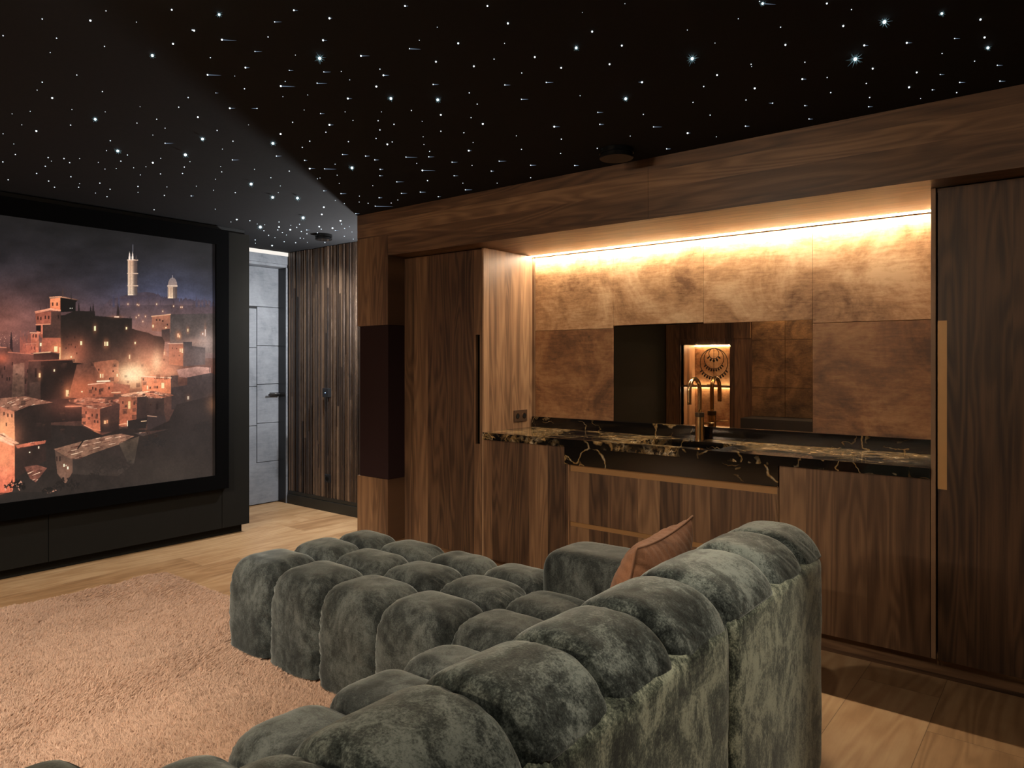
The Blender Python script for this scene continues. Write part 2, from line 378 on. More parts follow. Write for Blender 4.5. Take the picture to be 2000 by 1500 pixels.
# head and jamb frame
struct(boxes('trim_2', [(DOOR_X-.01, FX, 3.0, SLAT_Y+.01, 2.372, 2.4555), (DOOR_X-.01, FX-.012, 3.0, SLAT_Y, 2.345, 2.3715)], M['door_grey'], bev=.0015))
jm = struct(boxes('trim_3', [(DOOR_X-.02, FX-.012, 4.146, SLAT_Y-.004, 0, 2.3445, 0), (FX-.0118, FX-.002, 4.140, SLAT_Y-.012, 0, 2.3445, 1)], [M['black_satin'], M['door_grey']], bev=.001))
bm = bmesh.new()
add_box(bm, DOOR_X+.006, DOOR_X+.012, 4.04, 4.145, 1.06, 1.10, .002)
add_cyl(bm, (DOOR_X+.03, 4.125, 1.082), .011, .045, 'X')
add_box(bm, DOOR_X+.045, DOOR_X+.058, 4.0, 4.135, 1.073, 1.091, .003)
from_bm('door_handle', bm, M['chrome'], leaf_)
# glowing strip over the door
st = box('light_strip', FX-.03, FX-.01, 3.0, SLAT_Y-.004, 2.4575, CEIL-.001, emis('hall_strip_light', (1, .93, .85, 1), HALL_STRIP), bev=0)
tag(st, 'glowing white light strip between the door frame and the ceiling', 'light strip')

# hall wall lamp (round the corner of the wooden pier)
hl = empty('wall_lamp', (-4.70, SLAT_Y-.02, 1.86), 'small round wall lamp lighting the slatted hall wall behind the wooden pier', 'lamp')
bm = bmesh.new(); add_cyl(bm, (-4.70, SLAT_Y-.03, 1.86), .045, .02, 'Y', bev=.003); from_bm('wall_plate', bm, M['black_satin'], hl)
bm = bmesh.new(); bmesh.ops.create_uvsphere(bm, u_segments=20, v_segments=12, radius=.03)
for v in bm.verts: v.co += Vector((-4.70, SLAT_Y-.075, 1.86))
from_bm('globe', bm, emis('hall_lamp_glow', (.95, .97, 1, 1), HALL_LAMP), hl, True)

# switch and socket on the slats
sw = empty('wall_switch', (-5.51, SLAT_Y-.03, 1.115), 'square black touch switch with a small blue light, upper plate on the slatted wall', 'switch')
swp = box('switch_plate', -5.555, -5.47, SLAT_Y-.055, SLAT_Y-.005, 1.075, 1.160, M['black_satin'], sw, .002)
t_ = emis('blue_indicator', (.25, .45, 1, 1), 6, False); bm = bmesh.new(); add_cyl(bm, (-5.51, SLAT_Y-.056, 1.117), .004, .002, 'Y', 12); from_bm('indicator_light', bm, t_, swp)
so = empty('wall_socket', (-5.50, SLAT_Y-.03, .31), 'square black power socket low on the slatted wall', 'socket')
sop = box('socket_plate', -5.548, -5.47, SLAT_Y-.035, SLAT_Y-.004, .275, .350, M['black_satin'], so, .002)
bm = bmesh.new(); add_cyl(bm, (-5.51, SLAT_Y-.036, .312), .022, .003, 'Y', 24); from_bm('socket_hole', bm, M['black'], sop)

# ================================================================== PROJECTION SCREEN
scn = empty('projection_screen', (-5.35, 1.32, .39), 'large framed projection screen showing a burning hillside city at night', 'screen')
SY0, SY1, SZ0, SZ1 = -.305, 2.944, .506, 2.335
fx0, fx1 = SCR_X+.001, -5.33
boxes('screen_frame', [(fx0, fx1, SY0-.11, SY1+.11, SZ1, 2.4555), (fx0, fx1, SY0-.11, SY1+.11, .394, SZ0),
                       (fx0, fx1, SY1, SY1+.11, SZ0-.001, SZ1+.001), (fx0, fx1, SY0-.11, SY0, SZ0-.001, SZ1+.001)], M['frame_black'], scn, .002)

# ---- the projected picture, painted into a colour attribute
SSF = 2.0; PX0, PY0, PW, PH = -60, 395, 500, 600
W_, H_ = int(PW*SSF), int(PH*SSF)
yy, xx = np.mgrid[0:H_, 0:W_]; xx = xx/SSF+PX0; yy = yy/SSF+PY0
def C(*c): return np.array(c, float)
img = np.zeros((H_, W_, 3))
# sky
g = np.clip((yy-420-(xx*.12))/(250), 0, 1)[..., None]
sky = C(25, 24, 25)*(1-g)+C(60, 56, 68)*g
blue = np.exp(-(((xx-330)/120)**2+((yy-600)/65)**2))[..., None]; sky += blue*C(30, 36, 56)
warm = np.exp(-(((xx+30)/170)**2+((yy-640)/75)**2))[..., None]; sky = sky*(1-.75*warm)+C(150, 84, 66)*.78*warm
warm2 = np.exp(-(((xx-190)/120)**2+((yy-660)/50)**2))[..., None]; sky = sky*(1-.6*warm2)+C(150, 92, 82)*.6*warm2
cl = fbm(xx/50+3, yy/28, 21, 5)[..., None]; sky *= .62+.75*cl
img[:] = sky
def win_of(x0, y0, x1, y1):
    i0, i1 = max(0, int((y0-PY0)*SSF)-1), min(H_, int((y1-PY0)*SSF)+3); j0, j1 = max(0, int((x0-PX0)*SSF)-1), min(W_, int((x1-PX0)*SSF)+3)
    return (slice(i0, max(i0, i1)), slice(j0, max(j0, j1)))
def lerp(mask, col, a=1.0, sl=(slice(None), slice(None))):
    m = (mask*a)[..., None]; img[sl] = img[sl]*(1-m)+np.asarray(col, float)*m
def poly_mask(pts):
    pts = np.array(pts, float); sl = win_of(pts[:, 0].min(), pts[:, 1].min(), pts[:, 0].max(), pts[:, 1].max())
    X = xx[sl]; Y = yy[sl]; c = np.zeros(X.shape, bool); n = len(pts); j = n-1
    for i in range(n):
        xi, yi = pts[i]; xj, yj = pts[j]
        if yi != yj:
            c ^= ((yi > Y) != (yj > Y)) & (X < (xj-xi)*(Y-yi)/(yj-yi)+xi)
        j = i
    return c, sl
NZ = fbm(xx/14, yy/22, 31, 5); NZ2 = fbm(xx/4, yy/4, 41, 3)
def face(pts, top, bot, tex=.35, a=1.0):
    m, sl = poly_mask(pts); p = np.array(pts, float); y0, y1 = p[:, 1].min(), p[:, 1].max()
    g = np.clip((yy[sl]-y0)/max(1, y1-y0), 0, 1)[..., None]
    col = (C(*top)*(1-g)+C(*bot)*g)*(1-tex+tex*2*(.65*NZ[sl]+.35*NZ2[sl]))[..., None]
    mm = m[..., None]*a; img[sl] = img[sl]*(1-mm)+col*mm
def line(p, q, col, wd=.7, a=1.0, clip=None):
    p = np.array(p, float); q = np.array(q, float); d = q-p; L = max(1e-6, (d@d))
    sl = win_of(min(p[0], q[0])-wd-1, min(p[1], q[1])-wd-1, max(p[0], q[0])+wd+1, max(p[1], q[1])+wd+1); X = xx[sl]; Y = yy[sl]
    t = np.clip(((X-p[0])*d[0]+(Y-p[1])*d[1])/L, 0, 1); dd = np.hypot(X-p[0]-t*d[0], Y-p[1]-t*d[1])
    m = np.clip(1-(dd-wd*.5)*1.6, 0, 1)*(dd < wd+1)
    if clip is not None: m = m*clip[sl]
    lerp(m, col, a, sl)
def win(x, y, w_=3, h_=5, col=(250, 222, 170), glow=.5):
    sl = win_of(x-w_*3, y-h_*3, x+w_*3, y+h_*3); X = xx[sl]; Y = yy[sl]
    m = (abs(X-x) < w_/2) & (abs(Y-y) < h_/2); lerp(m.astype(float), col, 1, sl)
    if glow: lerp(np.exp(-(((X-x)/(w_*1.4))**2+((Y-y)/(h_*1.1))**2))*(~m), (225, 130, 80), glow, sl)
def dwin(x, y, w_=3, h_=6):
    sl = win_of(x-w_, y-h_, x+w_, y+h_); lerp(((abs(xx[sl]-x) < w_/2) & (abs(yy[sl]-y) < h_/2)).astype(float), (36, 22, 20), .85, sl)
def glow(x, y, rx, ry, col, a):
    sl = win_of(x-rx*2.6, y-ry*2.6, x+rx*2.6, y+ry*2.6); lerp(np.exp(-(((xx[sl]-x)/rx)**2+((yy[sl]-y)/ry)**2)), col, a, sl)
def spire(x, y0, y1, w_, col): face([(x-w_/2, y1), (x-w_/3, y0+(y1-y0)*.45), (x, y0), (x+w_/3, y0+(y1-y0)*.45), (x+w_/2, y1)], col, col, .2)
# distant lights left
r_ = random.Random(3)
for _ in range(60): win(r_.uniform(-55, 34), 660-abs(r_.gauss(0, 1))*12+12, 1.1, 1.1, (220, 150, 120), 0)
# far hill
face([(180, 620), (215, 585), (250, 575), (285, 570), (300, 572), (320, 582), (345, 583), (352, 590), (372, 586), (400, 592), (425, 600), (425, 720), (180, 720)], (62, 52, 62), (128, 92, 84), .3)
for k in range(46):
    x = 216+k*4.4+r_.uniform(-2, 2); face([(x, 596), (x, 576+abs(k-20)*.5+r_.uniform(-4, 4)), (x+r_.uniform(2, 6), 577+abs(k-20)*.5), (x+5, 596)], (60, 52, 66), (92, 74, 80), .2)
face([(-60, 694), (180, 690), (425, 700), (425, 995), (-60, 995)], (104, 62, 50), (38, 30, 27), .4)
for x, h in ((222, 570), (232, 568), (384, 576), (399, 577), (392, 590), (412, 588)): spire(x, h, 600, 5, (66, 60, 78))
# towers
def tower(x0, x1, y0, y1, c1, c2):
    face([(x0, y0), (x1, y0), (x1, y1), (x0, y1)], c1, c2, .15)
    m = (xx > x0+(x1-x0)*.55) & (xx < x1) & (yy > y0) & (yy < y1); lerp(m.astype(float)*((xx-x0)/(x1-x0)), (44, 38, 44), .9)
    k = x0+1.5
    while k < x1: line((k, y0+3), (k, y1-3), (90, 66, 54), .4, .7); k += 3.1
face([(250, 507), (268, 507), (268, 577), (250, 577)], (232, 196, 164), (240, 214, 190), .2)
tower(250.5, 268.5, 507, 577, (206, 160, 128), (236, 206, 176))
for y in (507, 533, 557): face([(248.5, y), (270, y+.5), (270, y+2.2), (248.5, y+1.6)], (238, 204, 174), (180, 140, 116), .1)
for x in (253, 259): spire(x, 491, 508, 4, (226, 204, 190))
line((259.5, 478), (259.5, 492), (120, 120, 130), .4)
spire(266, 497, 508, 3, (70, 60, 60))
tower(328, 346, 560, 583, (196, 158, 132), (240, 206, 168))
th = np.linspace(math.pi, 2*math.pi, 14)
face([(337+8.8*math.cos(a), 557+15*math.sin(a)) for a in th]+[(345.8, 558), (328.2, 558)], (118, 104, 102), (150, 126, 116), .2)
face([(327, 557.5), (347, 557.5), (347, 560.5), (327, 560.5)], (226, 196, 170), (160, 130, 114), .1); line((337, 538), (337, 544), (150, 140, 140), .5)
glow(300, 655, 95, 38, (178, 122, 104), .62); glow(240, 690, 75, 30, (160, 92, 72), .5)
for x, y in ((250, 594), (268, 595), (271, 596), (306, 594), (339, 598), (353, 600), (356, 600), (318, 608), (271, 616), (266, 620), (279, 628), (284, 618)): win(x, y, 1.6, 3, (250, 214, 180), .4)
# right mid buildings
face([(332, 614), (428, 612), (428, 690), (332, 690)], (70, 60, 58), (104, 84, 76), .3)
face([(297, 618), (333, 613), (333, 650), (297, 646)], (160, 98, 72), (140, 90, 74), .3); line((296, 618), (333, 614), (214, 156, 118), 1.4)
for x, y in ((306, 625), (312, 625), (318, 627), (327, 634)): dwin(x, y, 2.4, 4)
win(299, 637, 2.5, 6); win(324, 640, 3, 3); face([(316, 644), (332, 642), (332, 668), (316, 668)], (60, 48, 46), (96, 66, 58), .2)
win(367, 645, 2, 6); win(348, 655, 4, 8, (250, 180, 140)); win(351, 657, 2, 5); win(396, 652, 3, 4, (240, 226, 220)); win(401, 650, 1.6, 14, (240, 216, 200), .4)
glow(402, 668, 16, 20, (196, 170, 158), .7); glow(380, 668, 26, 8, (200, 150, 130), .5)
face([(330, 671), (358, 670), (360, 715), (330, 712)], (140, 84, 66), (176, 96, 66), .3); line((328, 671), (358, 671), (210, 160, 134), 1.2)
face([(358, 668), (375, 668), (375, 676), (401, 679), (401, 712), (358, 716)], (56, 50, 52), (84, 68, 66), .3)
for x, y in ((337, 680), (345, 681), (340, 695), (350, 694)): dwin(x, y, 2, 3)
win(352, 684, 2.4, 7); win(356, 685, 2.4, 9); win(321, 690, 3, 7); win(306, 684, 1.5, 6); win(288, 680, 2, 3)
# dark fortress
face([(118, 583), (119, 616), (127, 615), (146, 607), (185, 608), (186, 617), (258, 622), (258, 642), (272, 646), (290, 650), (300, 655), (317, 658), (322, 668), (318, 700), (290, 730), (118, 722)], (26, 22, 20), (58, 40, 34), .3)
glow(280, 668, 30, 26, (120, 70, 56), .65); glow(146, 690, 30, 30, (190, 98, 70), .75); glow(132, 704, 16, 16, (250, 170, 116), .8); glow(210, 700, 40, 20, (110, 66, 52), .5)
face([(98, 580), (118, 578), (118, 605), (98, 603)], (226, 132, 88), (214, 112, 72), .3)
face([(118, 579), (152, 585), (150, 589), (148, 590), (148, 608), (118, 610)], (22, 18, 17), (22, 19, 18), .2)
face([(96, 580), (118, 578.5), (153, 585), (152, 587), (118, 581), (97, 584)], (232, 160, 120), (60, 40, 34), .1)
for x, y in ((103, 594), (111.5, 594)): dwin(x, y, 3, 7)
spire(122.5, 560, 580, 3.5, (70, 52, 48)); spire(139, 571, 585, 1.6, (40, 34, 32)); spire(90.5, 588, 603, 1.4, (60, 40, 36)); spire(79.5, 594, 606, 1.4, (60, 40, 36))
for x, h in ((154, 588), (177, 596), (182, 590)): spire(x, h, 612, 4, (34, 26, 26))
spire(230.5, 592, 622, 7, (48, 36, 36)); spire(236, 612, 622, 2, (50, 38, 36)); spire(254, 617, 624, 2, (44, 36, 36)); win(228, 619, 10, 3, (236, 190, 160), .3)
for x in (137, 141): win(x, 602, 1.6, 1.6, (240, 230, 210), 0)
face([(69, 612), (100, 607), (118, 606), (119, 690), (80, 690), (82, 660), (72, 650)], (150, 78, 60), (176, 90, 66), .4)
face([(100, 608), (118, 607), (119, 660), (84, 660), (84, 634), (100, 634)], (84, 54, 46), (70, 46, 40), .4)
face([(68, 608), (98, 602), (119, 605), (119, 608), (98, 606), (69, 613)], (238, 160, 122), (200, 110, 84), .2)
for x, y in ((74, 621), (80, 622), (88.5, 619.5), (95, 620), (114, 619)): dwin(x, y, 3, 7)
line((70, 634), (98, 633), (240, 150, 110), 1.0); face([(71, 636), (80, 636), (80, 648), (71, 646)], (30, 20, 20), (40, 26, 24), .2)
line((82, 634), (82, 652), (236, 130, 96), 1.4); line((59, 650), (78, 650), (244, 160, 120), 1.2)
face([(60, 652), (76, 651), (76, 690), (60, 690)], (206, 112, 84), (232, 120, 84), .4)
for x, y in ((65, 656), (70.5, 656), (61, 680), (67, 680)): dwin(x, y, 2.6, 7)
line((50, 672), (70, 671), (240, 150, 116), 1.2); face([(50, 674), (60, 673), (60, 692), (50, 692)], (150, 80, 62), (226, 116, 84), .4)
for k in range(12):
    x = 40+k*2.6; spire(x, 642+r_.uniform(0, 16), 690, 2.2, (168, 84, 64))
win(79.5, 673, 3.4, 6.5, (255, 236, 190)); win(109, 682, 7, 11, (255, 226, 160), .8); win(117, 690, 3, 24, (250, 190, 130), .6)
for x, y, a, b in ((185.5, 641.5, 3.6, 10), (205, 671.5, 3, 9), (209.5, 671.5, 3.6, 9), (158.5, 670, 3.5, 8), (247, 641, 2.4, 4.5), (264, 670, 2.4, 5), (253, 697, 3, 8.5), (139, 697, 3, 4)): win(x, y, a, b, (250, 226, 170), .35)
for x, y in ((131, 658), (146, 659), (135, 673), (139, 673), (129, 680), (147, 678), (150, 690)): dwin(x, y, 2, 4)
# left mid
spire(22, 645, 690, 7, (52, 36, 38)); spire(3.5, 670, 690, 3, (52, 36, 38)); spire(14, 668, 690, 3, (90, 56, 50))
face([(-60, 678), (18, 678), (26, 690), (80, 694), (80, 790), (-60, 790)], (112, 66, 56), (58, 38, 34), .45)
glow(4, 700, 14, 10, (220, 100, 66), .7)
for k in range(16): dwin(4+k*5+r_.uniform(-1, 1), 700+r_.uniform(-6, 60), 2.6, 7)
line((0, 678), (12, 679), (214, 130, 100), 1.2); line((16, 688), (66, 692), (214, 120, 90), 1.0)
face([(26, 712), (48, 708), (48, 790), (22, 790)], (136, 92, 74), (80, 56, 46), .5)
face([(66, 690), (100, 688), (116, 692), (115, 702), (66, 703)], (40, 26, 24), (60, 38, 32), .3); line((66, 690), (100, 687.5), (240, 190, 140), 1.4); line((100, 688), (116, 691), (90, 60, 50), 1)
face([(56, 705), (80, 706), (80, 780), (52, 770)], (66, 44, 38), (54, 36, 30), .4)
face([(80, 706), (140, 701), (143, 708), (184, 712), (176, 730), (150, 780), (80, 786)], (36, 24, 21), (30, 21, 19), .3)
line((56, 705), (140, 702.5), (170, 90, 64), .9); win(106, 723.5, 3, 5, (250, 226, 180), .2); win(77.5, 733, 3.2, 9, (250, 200, 140), .5); dwin(70, 728, 4, 18)
face([(58, 748), (78, 745), (78, 778), (58, 776)], (76, 52, 44), (60, 42, 36), .4)
# central fire
face([(150, 712), (178, 708), (232, 702), (232, 745), (172, 780), (134, 776)], (84, 52, 42), (150, 80, 56), .45)
glow(160, 760, 36, 24, (206, 104, 66), .75)
face([(180, 708), (225, 702), (232, 706), (232, 745), (205, 748)], (150, 86, 62), (150, 80, 58), .4)
glow(265, 735, 40, 28, (250, 150, 96), .95); glow(300, 712, 34, 26, (244, 150, 104), .85); glow(258, 733, 22, 14, (255, 232, 180), 1.0); glow(306, 706, 9, 18, (255, 214, 160), .9); glow(330, 725, 20, 12, (250, 160, 116), .7)
m = (np.exp(-(((xx-275)/50)**2+((yy-735)/34)**2))*np.clip(fbm(xx/9, yy/9, 61, 4)*2.2-.8, 0, 1)); lerp(m, (255, 196, 140), .6)
win(196.5, 734, 3, 8); win(201, 734, 2, 8); win(229, 733, 2.6, 6); win(131.5, 768, 5.4, 12.5, (255, 214, 150), .7); win(160, 765, 3, 2.5)
for x, y in ((193, 722), (221, 725), (214, 740)): dwin(x, y, 3, 4)
# mid houses
def house(L_, R_, tl, roof, cl, cr): pass
face([(172, 751), (222, 747), (222, 775), (172, 776)], (190, 104, 72), (172, 88, 60), .4); line((172, 751), (205, 748), (250, 180, 140), 1.2); face([(222, 748), (254, 752), (253, 768), (222, 770)], (150, 84, 62), (190, 104, 72), .4)
for x, y in ((181, 758), (195, 763), (213, 758), (187, 760)): dwin(x, y, 2.6, 6)
line((190, 745), (215, 744), (255, 220, 180), 2.4); line((218, 767), (235, 766), (255, 190, 140), 1.2)
face([(275, 735), (300, 733), (334, 737), (334, 769), (278, 764)], (208, 116, 80), (226, 124, 80), .4); face([(334, 734), (348, 733), (348, 752), (362, 755), (362, 770), (334, 768)], (80, 58, 52), (100, 66, 54), .4)
line((276, 735), (334, 738), (250, 196, 156), 1.4)
for k in range(9): dwin(302+k*3.3, 739, 1.6, 1.4)
dwin(280, 741, 3, 5); win(288, 757, 3, 8); win(318, 753, 5.4, 10.5, (255, 220, 160), .5); dwin(307, 756, 3, 5)
face([(345, 722), (385, 716), (412, 718), (412, 732), (366, 738), (350, 736)], (196, 140, 122), (160, 110, 96), .4); win(410, 722, 2, 12, (60, 44, 44), 0)
face([(335, 757), (366, 752), (366, 737), (413, 728), (425, 735), (425, 800), (335, 800)], (66, 52, 50), (48, 36, 34), .4); win(367.5, 777, 3.5, 6.5, (250, 224, 190), .3)
# rooftop tiles (lit roofs)
def roof(pts, c, n, d):
    face(pts, c, tuple(v*.85 for v in c), .5); p = np.array(pts, float); m, sl = poly_mask(pts); full = np.zeros((H_, W_), bool); full[sl] = m
    x0, y0 = p.min(0); x1, y1 = p.max(0)
    for k in range(n):
        a = (r_.uniform(x0, x1), r_.uniform(y0, y1)); ln = r_.uniform(5, 14)
        line(a, (a[0]+ln, a[1]+d*ln), (70, 34, 28) if k % 3 else (255, 206, 168), .5, .8, full)
face([(88, 780), (160, 778), (160, 822), (88, 826)], (44, 28, 26), (36, 24, 22), .3)
roof([(134, 781), (170, 776), (206, 779), (190, 785), (162, 791), (136, 785)], (224, 132, 96), 26, -.15)
line((128, 794), (160, 793), (252, 160, 120), 1.6); glow(140, 793, 12, 4, (250, 140, 100), .6)
face([(232, 776), (286, 772), (286, 812), (268, 822), (232, 832)], (150, 84, 60), (186, 94, 62), .4)
face([(268, 776), (286, 773), (286, 815), (266, 822)], (58, 42, 38), (44, 32, 30), .3)
roof([(236, 771), (262, 766), (300, 763), (284, 774), (262, 776), (238, 774)], (250, 172, 128), 30, -.1)
face([(286, 776), (320, 775), (322, 830), (286, 828)], (62, 44, 38), (48, 34, 32), .4)
roof([(282, 768), (300, 762), (340, 772), (314, 778), (290, 777)], (206, 122, 88), 26, .2); dwin(307, 794, 5, 12)
win(252.5, 791, 4.4, 15, (255, 214, 140), .6); dwin(262, 788, 3, 6); dwin(240, 786, 3, 6)
roof([(206, 781), (232, 779), (232, 787), (214, 788)], (196, 110, 82), 12, 0)
face([(160, 794), (195, 798), (196, 843), (184, 841), (160, 828)], (182, 98, 70), (214, 112, 76), .4)
face([(196, 798), (234, 788), (232, 842), (197, 845)], (60, 40, 36), (40, 28, 26), .35)
roof([(160, 790), (206, 779), (214, 780), (218, 792), (195, 799), (172, 797)], (206, 118, 86), 40, -.05)
for x, y in ((180, 811), (190, 811), (168, 806), (191, 824), (185, 823)): dwin(x, y, 2.6, 6)
win(205, 824.5, 4.4, 6.5, (255, 190, 130), .3); win(209.5, 823.5, 3, 6.5, (240, 150, 100), .2)
line((162, 829), (180, 838), (250, 150, 110), 1.1); line((180, 838), (196, 841), (220, 120, 90), 1.1)
face([(152, 838), (196, 842), (195, 862), (152, 862)], (120, 66, 50), (170, 88, 62), .4); glow(178, 855, 22, 11, (214, 100, 66), .7); win(186.5, 851, 4, 14, (255, 206, 150), .8); win(173, 855, 6, 5, (255, 180, 130), .3)
win(156, 847, 2, 6, (255, 220, 170), .2); win(127.5, 849, 1.6, 4, (240, 220, 190), .1)
roof([(232, 829), (246, 826), (250, 832), (236, 833)], (236, 130, 90), 6, 0); line((234, 829), (248, 828), (250, 160, 110), 1.4)
face([(248, 822), (288, 815), (285, 836), (250, 840)], (30, 24, 24), (34, 28, 26), .2); line((249, 822), (249, 832), (250, 220, 180), 1); line((276, 823), (286, 822), (250, 200, 150), .8)
face([(288, 812), (322, 812), (330, 850), (288, 845)], (56, 42, 40), (50, 38, 36), .3); line((288, 812), (306, 814), (200, 150, 120), .7)
# dark hillside lower right
face([(-60, 790), (22, 790), (88, 790), (92, 830), (160, 832), (200, 850), (240, 836), (290, 840), (330, 822), (345, 790), (425, 770), (440, 770), (440, 995), (-60, 995)], (34, 25, 23), (44, 36, 32), .35)
glow(380, 800, 50, 40, (70, 56, 52), .5); glow(418, 790, 14, 18, (170, 110, 74), .55); glow(340, 930, 90, 50, (62, 52, 45), .6); glow(360, 860, 60, 30, (52, 44, 42), .5)
# repaint left lower houses
face([(0, 794), (28, 804), (29, 860), (0, 850)], (176, 100, 74), (250, 170, 110), .4); glow(10, 838, 22, 22, (255, 170, 110), .85)
face([(28, 804), (100, 786), (100, 856), (34, 868), (29, 850)], (40, 28, 25), (36, 25, 22), .3)
roof([(-20, 782), (10, 777), (50, 774), (104, 786), (60, 792), (28, 804), (0, 794)], (150, 98, 76), 46, -.35)
for x, y in ((8, 808), (15.5, 811), (23, 812), (12.5, 829), (39, 834)): dwin(x, y, 2.6, 7)
face([(-20, 848), (29, 868), (29, 940), (24, 960), (-20, 972)], (250, 140, 92), (206, 96, 68), .4); glow(6, 895, 24, 26, (255, 150, 100), .7)
face([(29, 870), (88, 862), (90, 900), (60, 915), (29, 935)], (40, 27, 24), (56, 38, 32), .3)
roof([(-10, 846), (8, 846), (38, 866), (22, 870), (-10, 858)], (252, 186, 142), 26, .5); roof([(30, 870), (60, 864), (90, 860), (88, 866), (34, 876)], (196, 100, 72), 16, -.2)
line((-10, 850), (26, 870), (255, 210, 170), 1.4); win(58, 883.5, 3, 3, (250, 230, 200), .1); win(75.5, 874, 2.2, 4.5, (250, 226, 190), .1)
roof([(48, 912), (72, 908), (92, 914), (70, 942), (58, 934)], (130, 76, 60), 22, -.4)
face([(0, 910), (14, 916), (14, 950), (0, 960)], (240, 130, 90), (220, 110, 76), .5); glow(2, 950, 12, 14, (235, 110, 80), .6)
face([(107, 878), (142, 896), (142, 922), (128, 945), (112, 925)], (78, 56, 46), (120, 84, 66), .35)
face([(142, 896), (172, 890), (240, 862), (262, 880), (262, 905), (230, 930), (142, 926)], (44, 34, 31), (58, 47, 41), .3)
roof([(105, 877), (160, 862), (215, 850), (236, 847), (262, 852), (232, 868), (180, 886), (152, 897), (140, 897), (122, 888)], (140, 98, 76), 90, -.25)
line((152, 876), (163, 860), (30, 22, 20), 1.8); face([(232, 866), (272, 852), (262, 905), (250, 905)], (86, 68, 54), (64, 54, 46), .4, .8)
for x in (111, 117): dwin(x, 896, 3, 10)
win(125, 909, 2.6, 6, (250, 226, 190), .2); win(132.5, 914, 2.6, 6, (250, 230, 200), .2); win(129, 909, 1.6, 2.4, (240, 210, 180), 0)
roof([(262, 846), (330, 838), (300, 846), (280, 852)], (72, 56, 50), 20, -.1)
# small clutter: tiny walls, doors and lit sills between the houses
for k in range(70):
    x, y = r_.uniform(30, 330), r_.uniform(700, 862); s_ = r_.uniform(3, 9); wm = math.exp(-(((x-270)/90)**2+((y-735)/50)**2)); q_ = r_.uniform(.35, .9)
    c_ = (60+150*wm*q_, 40+80*wm*q_, 34+50*wm*q_); face([(x, y), (x+s_, y-.6), (x+s_, y+s_*.9), (x, y+s_)], c_, tuple(v*.7 for v in c_), .5, .55)
    if r_.random() < .4: line((x, y), (x+s_, y-.6), (230*max(.3, wm), 150*max(.3, wm), 110*max(.3, wm)), .7, .8)
    if r_.random() < .35: dwin(x+s_*.5, y+s_*.5, 1.8, 3.4)
glow(300, 694, 60, 26, (226, 144, 110), .42); glow(262, 728, 26, 18, (255, 214, 164), .75); glow(396, 694, 26, 30, (150, 126, 118), .5)
glow(22, 850, 22, 30, (244, 140, 96), .45); glow(140, 790, 50, 22, (190, 96, 68), .35); glow(215, 800, 60, 40, (120, 66, 50), .25); glow(60, 700, 50, 22, (150, 76, 60), .35)
# bushes
for cx, cy, s_, n, cc in ((30, 955, 20, 60, (16, 13, 12)), (96, 962, 14, 36, (24, 20, 18)), (130, 955, 26, 60, (28, 22, 20)), (185, 940, 18, 60, (36, 29, 26)), (225, 925, 40, 90, (44, 36, 32)), (300, 870, 24, 60, (36, 30, 29)), (395, 840, 18, 50, (40, 32, 30))):
    for k in range(n):
        a = r_.uniform(math.pi, 2*math.pi); q = r_.uniform(.1, 1)**.5*s_; x = cx+q*math.cos(a); y = cy+q*math.sin(a)*.8
        a2 = r_.uniform(0, 2*math.pi); line((x, y), (x+4*math.cos(a2), y+4*math.sin(a2)), cc if r_.random() < .8 or cx > 100 else (220, 150, 120), r_.uniform(.6, 2.0), .9)
lerp((yy > 962-(xx-20)*.02).astype(float)*(xx < 110), (30, 26, 24), .6)
img *= (.90+.16*fbm(xx/2.2, yy/2.2, 71, 2))[..., None]
gr_ = img.mean(-1, keepdims=True); img = gr_+(img-gr_)*.9; img = np.clip((img-30)*1.12+30, 0, 255)
img *= np.where(xx > 415, .55, 1)[..., None]
PIC_GAIN = 1.0
def lin(c): c = c/255; return np.where(c <= .04045, c/12.92, ((c+.055)/1.055)**2.4)
ny, nz = 620, 760
Yc = np.concatenate([np.linspace(SY0, 1.46, 60, endpoint=False), np.linspace(1.46, SY1, ny)]); Zc = np.linspace(SZ0, SZ1, nz)
YY, ZZ = np.meshgrid(Yc, Zc)
Xp = -5.345
fy, fx_ = math.cos(YAW), -math.sin(YAW)
dep = Xp*fx_+YY*fy; lat = Xp*math.cos(YAW)+YY*math.sin(YAW)
pxx = 1000+1390*lat/dep; pyy = 708-1390*(ZZ-CAM_H)/dep
pxx = np.where(pxx < -20, -20-(pxx+20)*.0-np.abs(((pxx+20) % 80)-40)*.9, pxx)      # continuation beyond what was painted
ii = np.clip((pyy-PY0)*SSF, 0, H_-1.001); jj = np.clip((pxx-PX0)*SSF, 0, W_-1.001)
i0 = ii.astype(int); j0 = jj.astype(int); a = (ii-i0)[..., None]; b = (jj-j0)[..., None]
samp = (img[i0, j0]*(1-a)*(1-b)+img[i0+1, j0]*a*(1-b)+img[i0, j0+1]*(1-a)*b+img[i0+1, j0+1]*a*b)
colr = lin(samp)*PIC_GAIN
nc = len(Yc); V = np.stack([np.full(YY.size, Xp), YY.ravel(), ZZ.ravel()], 1)
idx = np.arange(nc*nz).reshape(nz, nc); Fq = np.stack([idx[:-1, :-1].ravel(), idx[:-1, 1:].ravel(), idx[1:, 1:].ravel(), idx[1:, :-1].ravel()], 1)
t = NT('projected_picture'); at = t.new('ShaderNodeAttribute', attribute_name='picture'); t.base((.02, .02, .02, 1), .9, 0, .1)
t.l.new(at.outputs['Color'], t.b.inputs['Emission Color']); t.b.inputs['Emission Strength'].default_value = 1.0
t.m.cycles.emission_sampling = 'NONE'
pic = np_mesh('screen_picture', V, Fq, t.m, scn, False)
ca = pic.data.color_attributes.new('picture', 'FLOAT_COLOR', 'POINT')
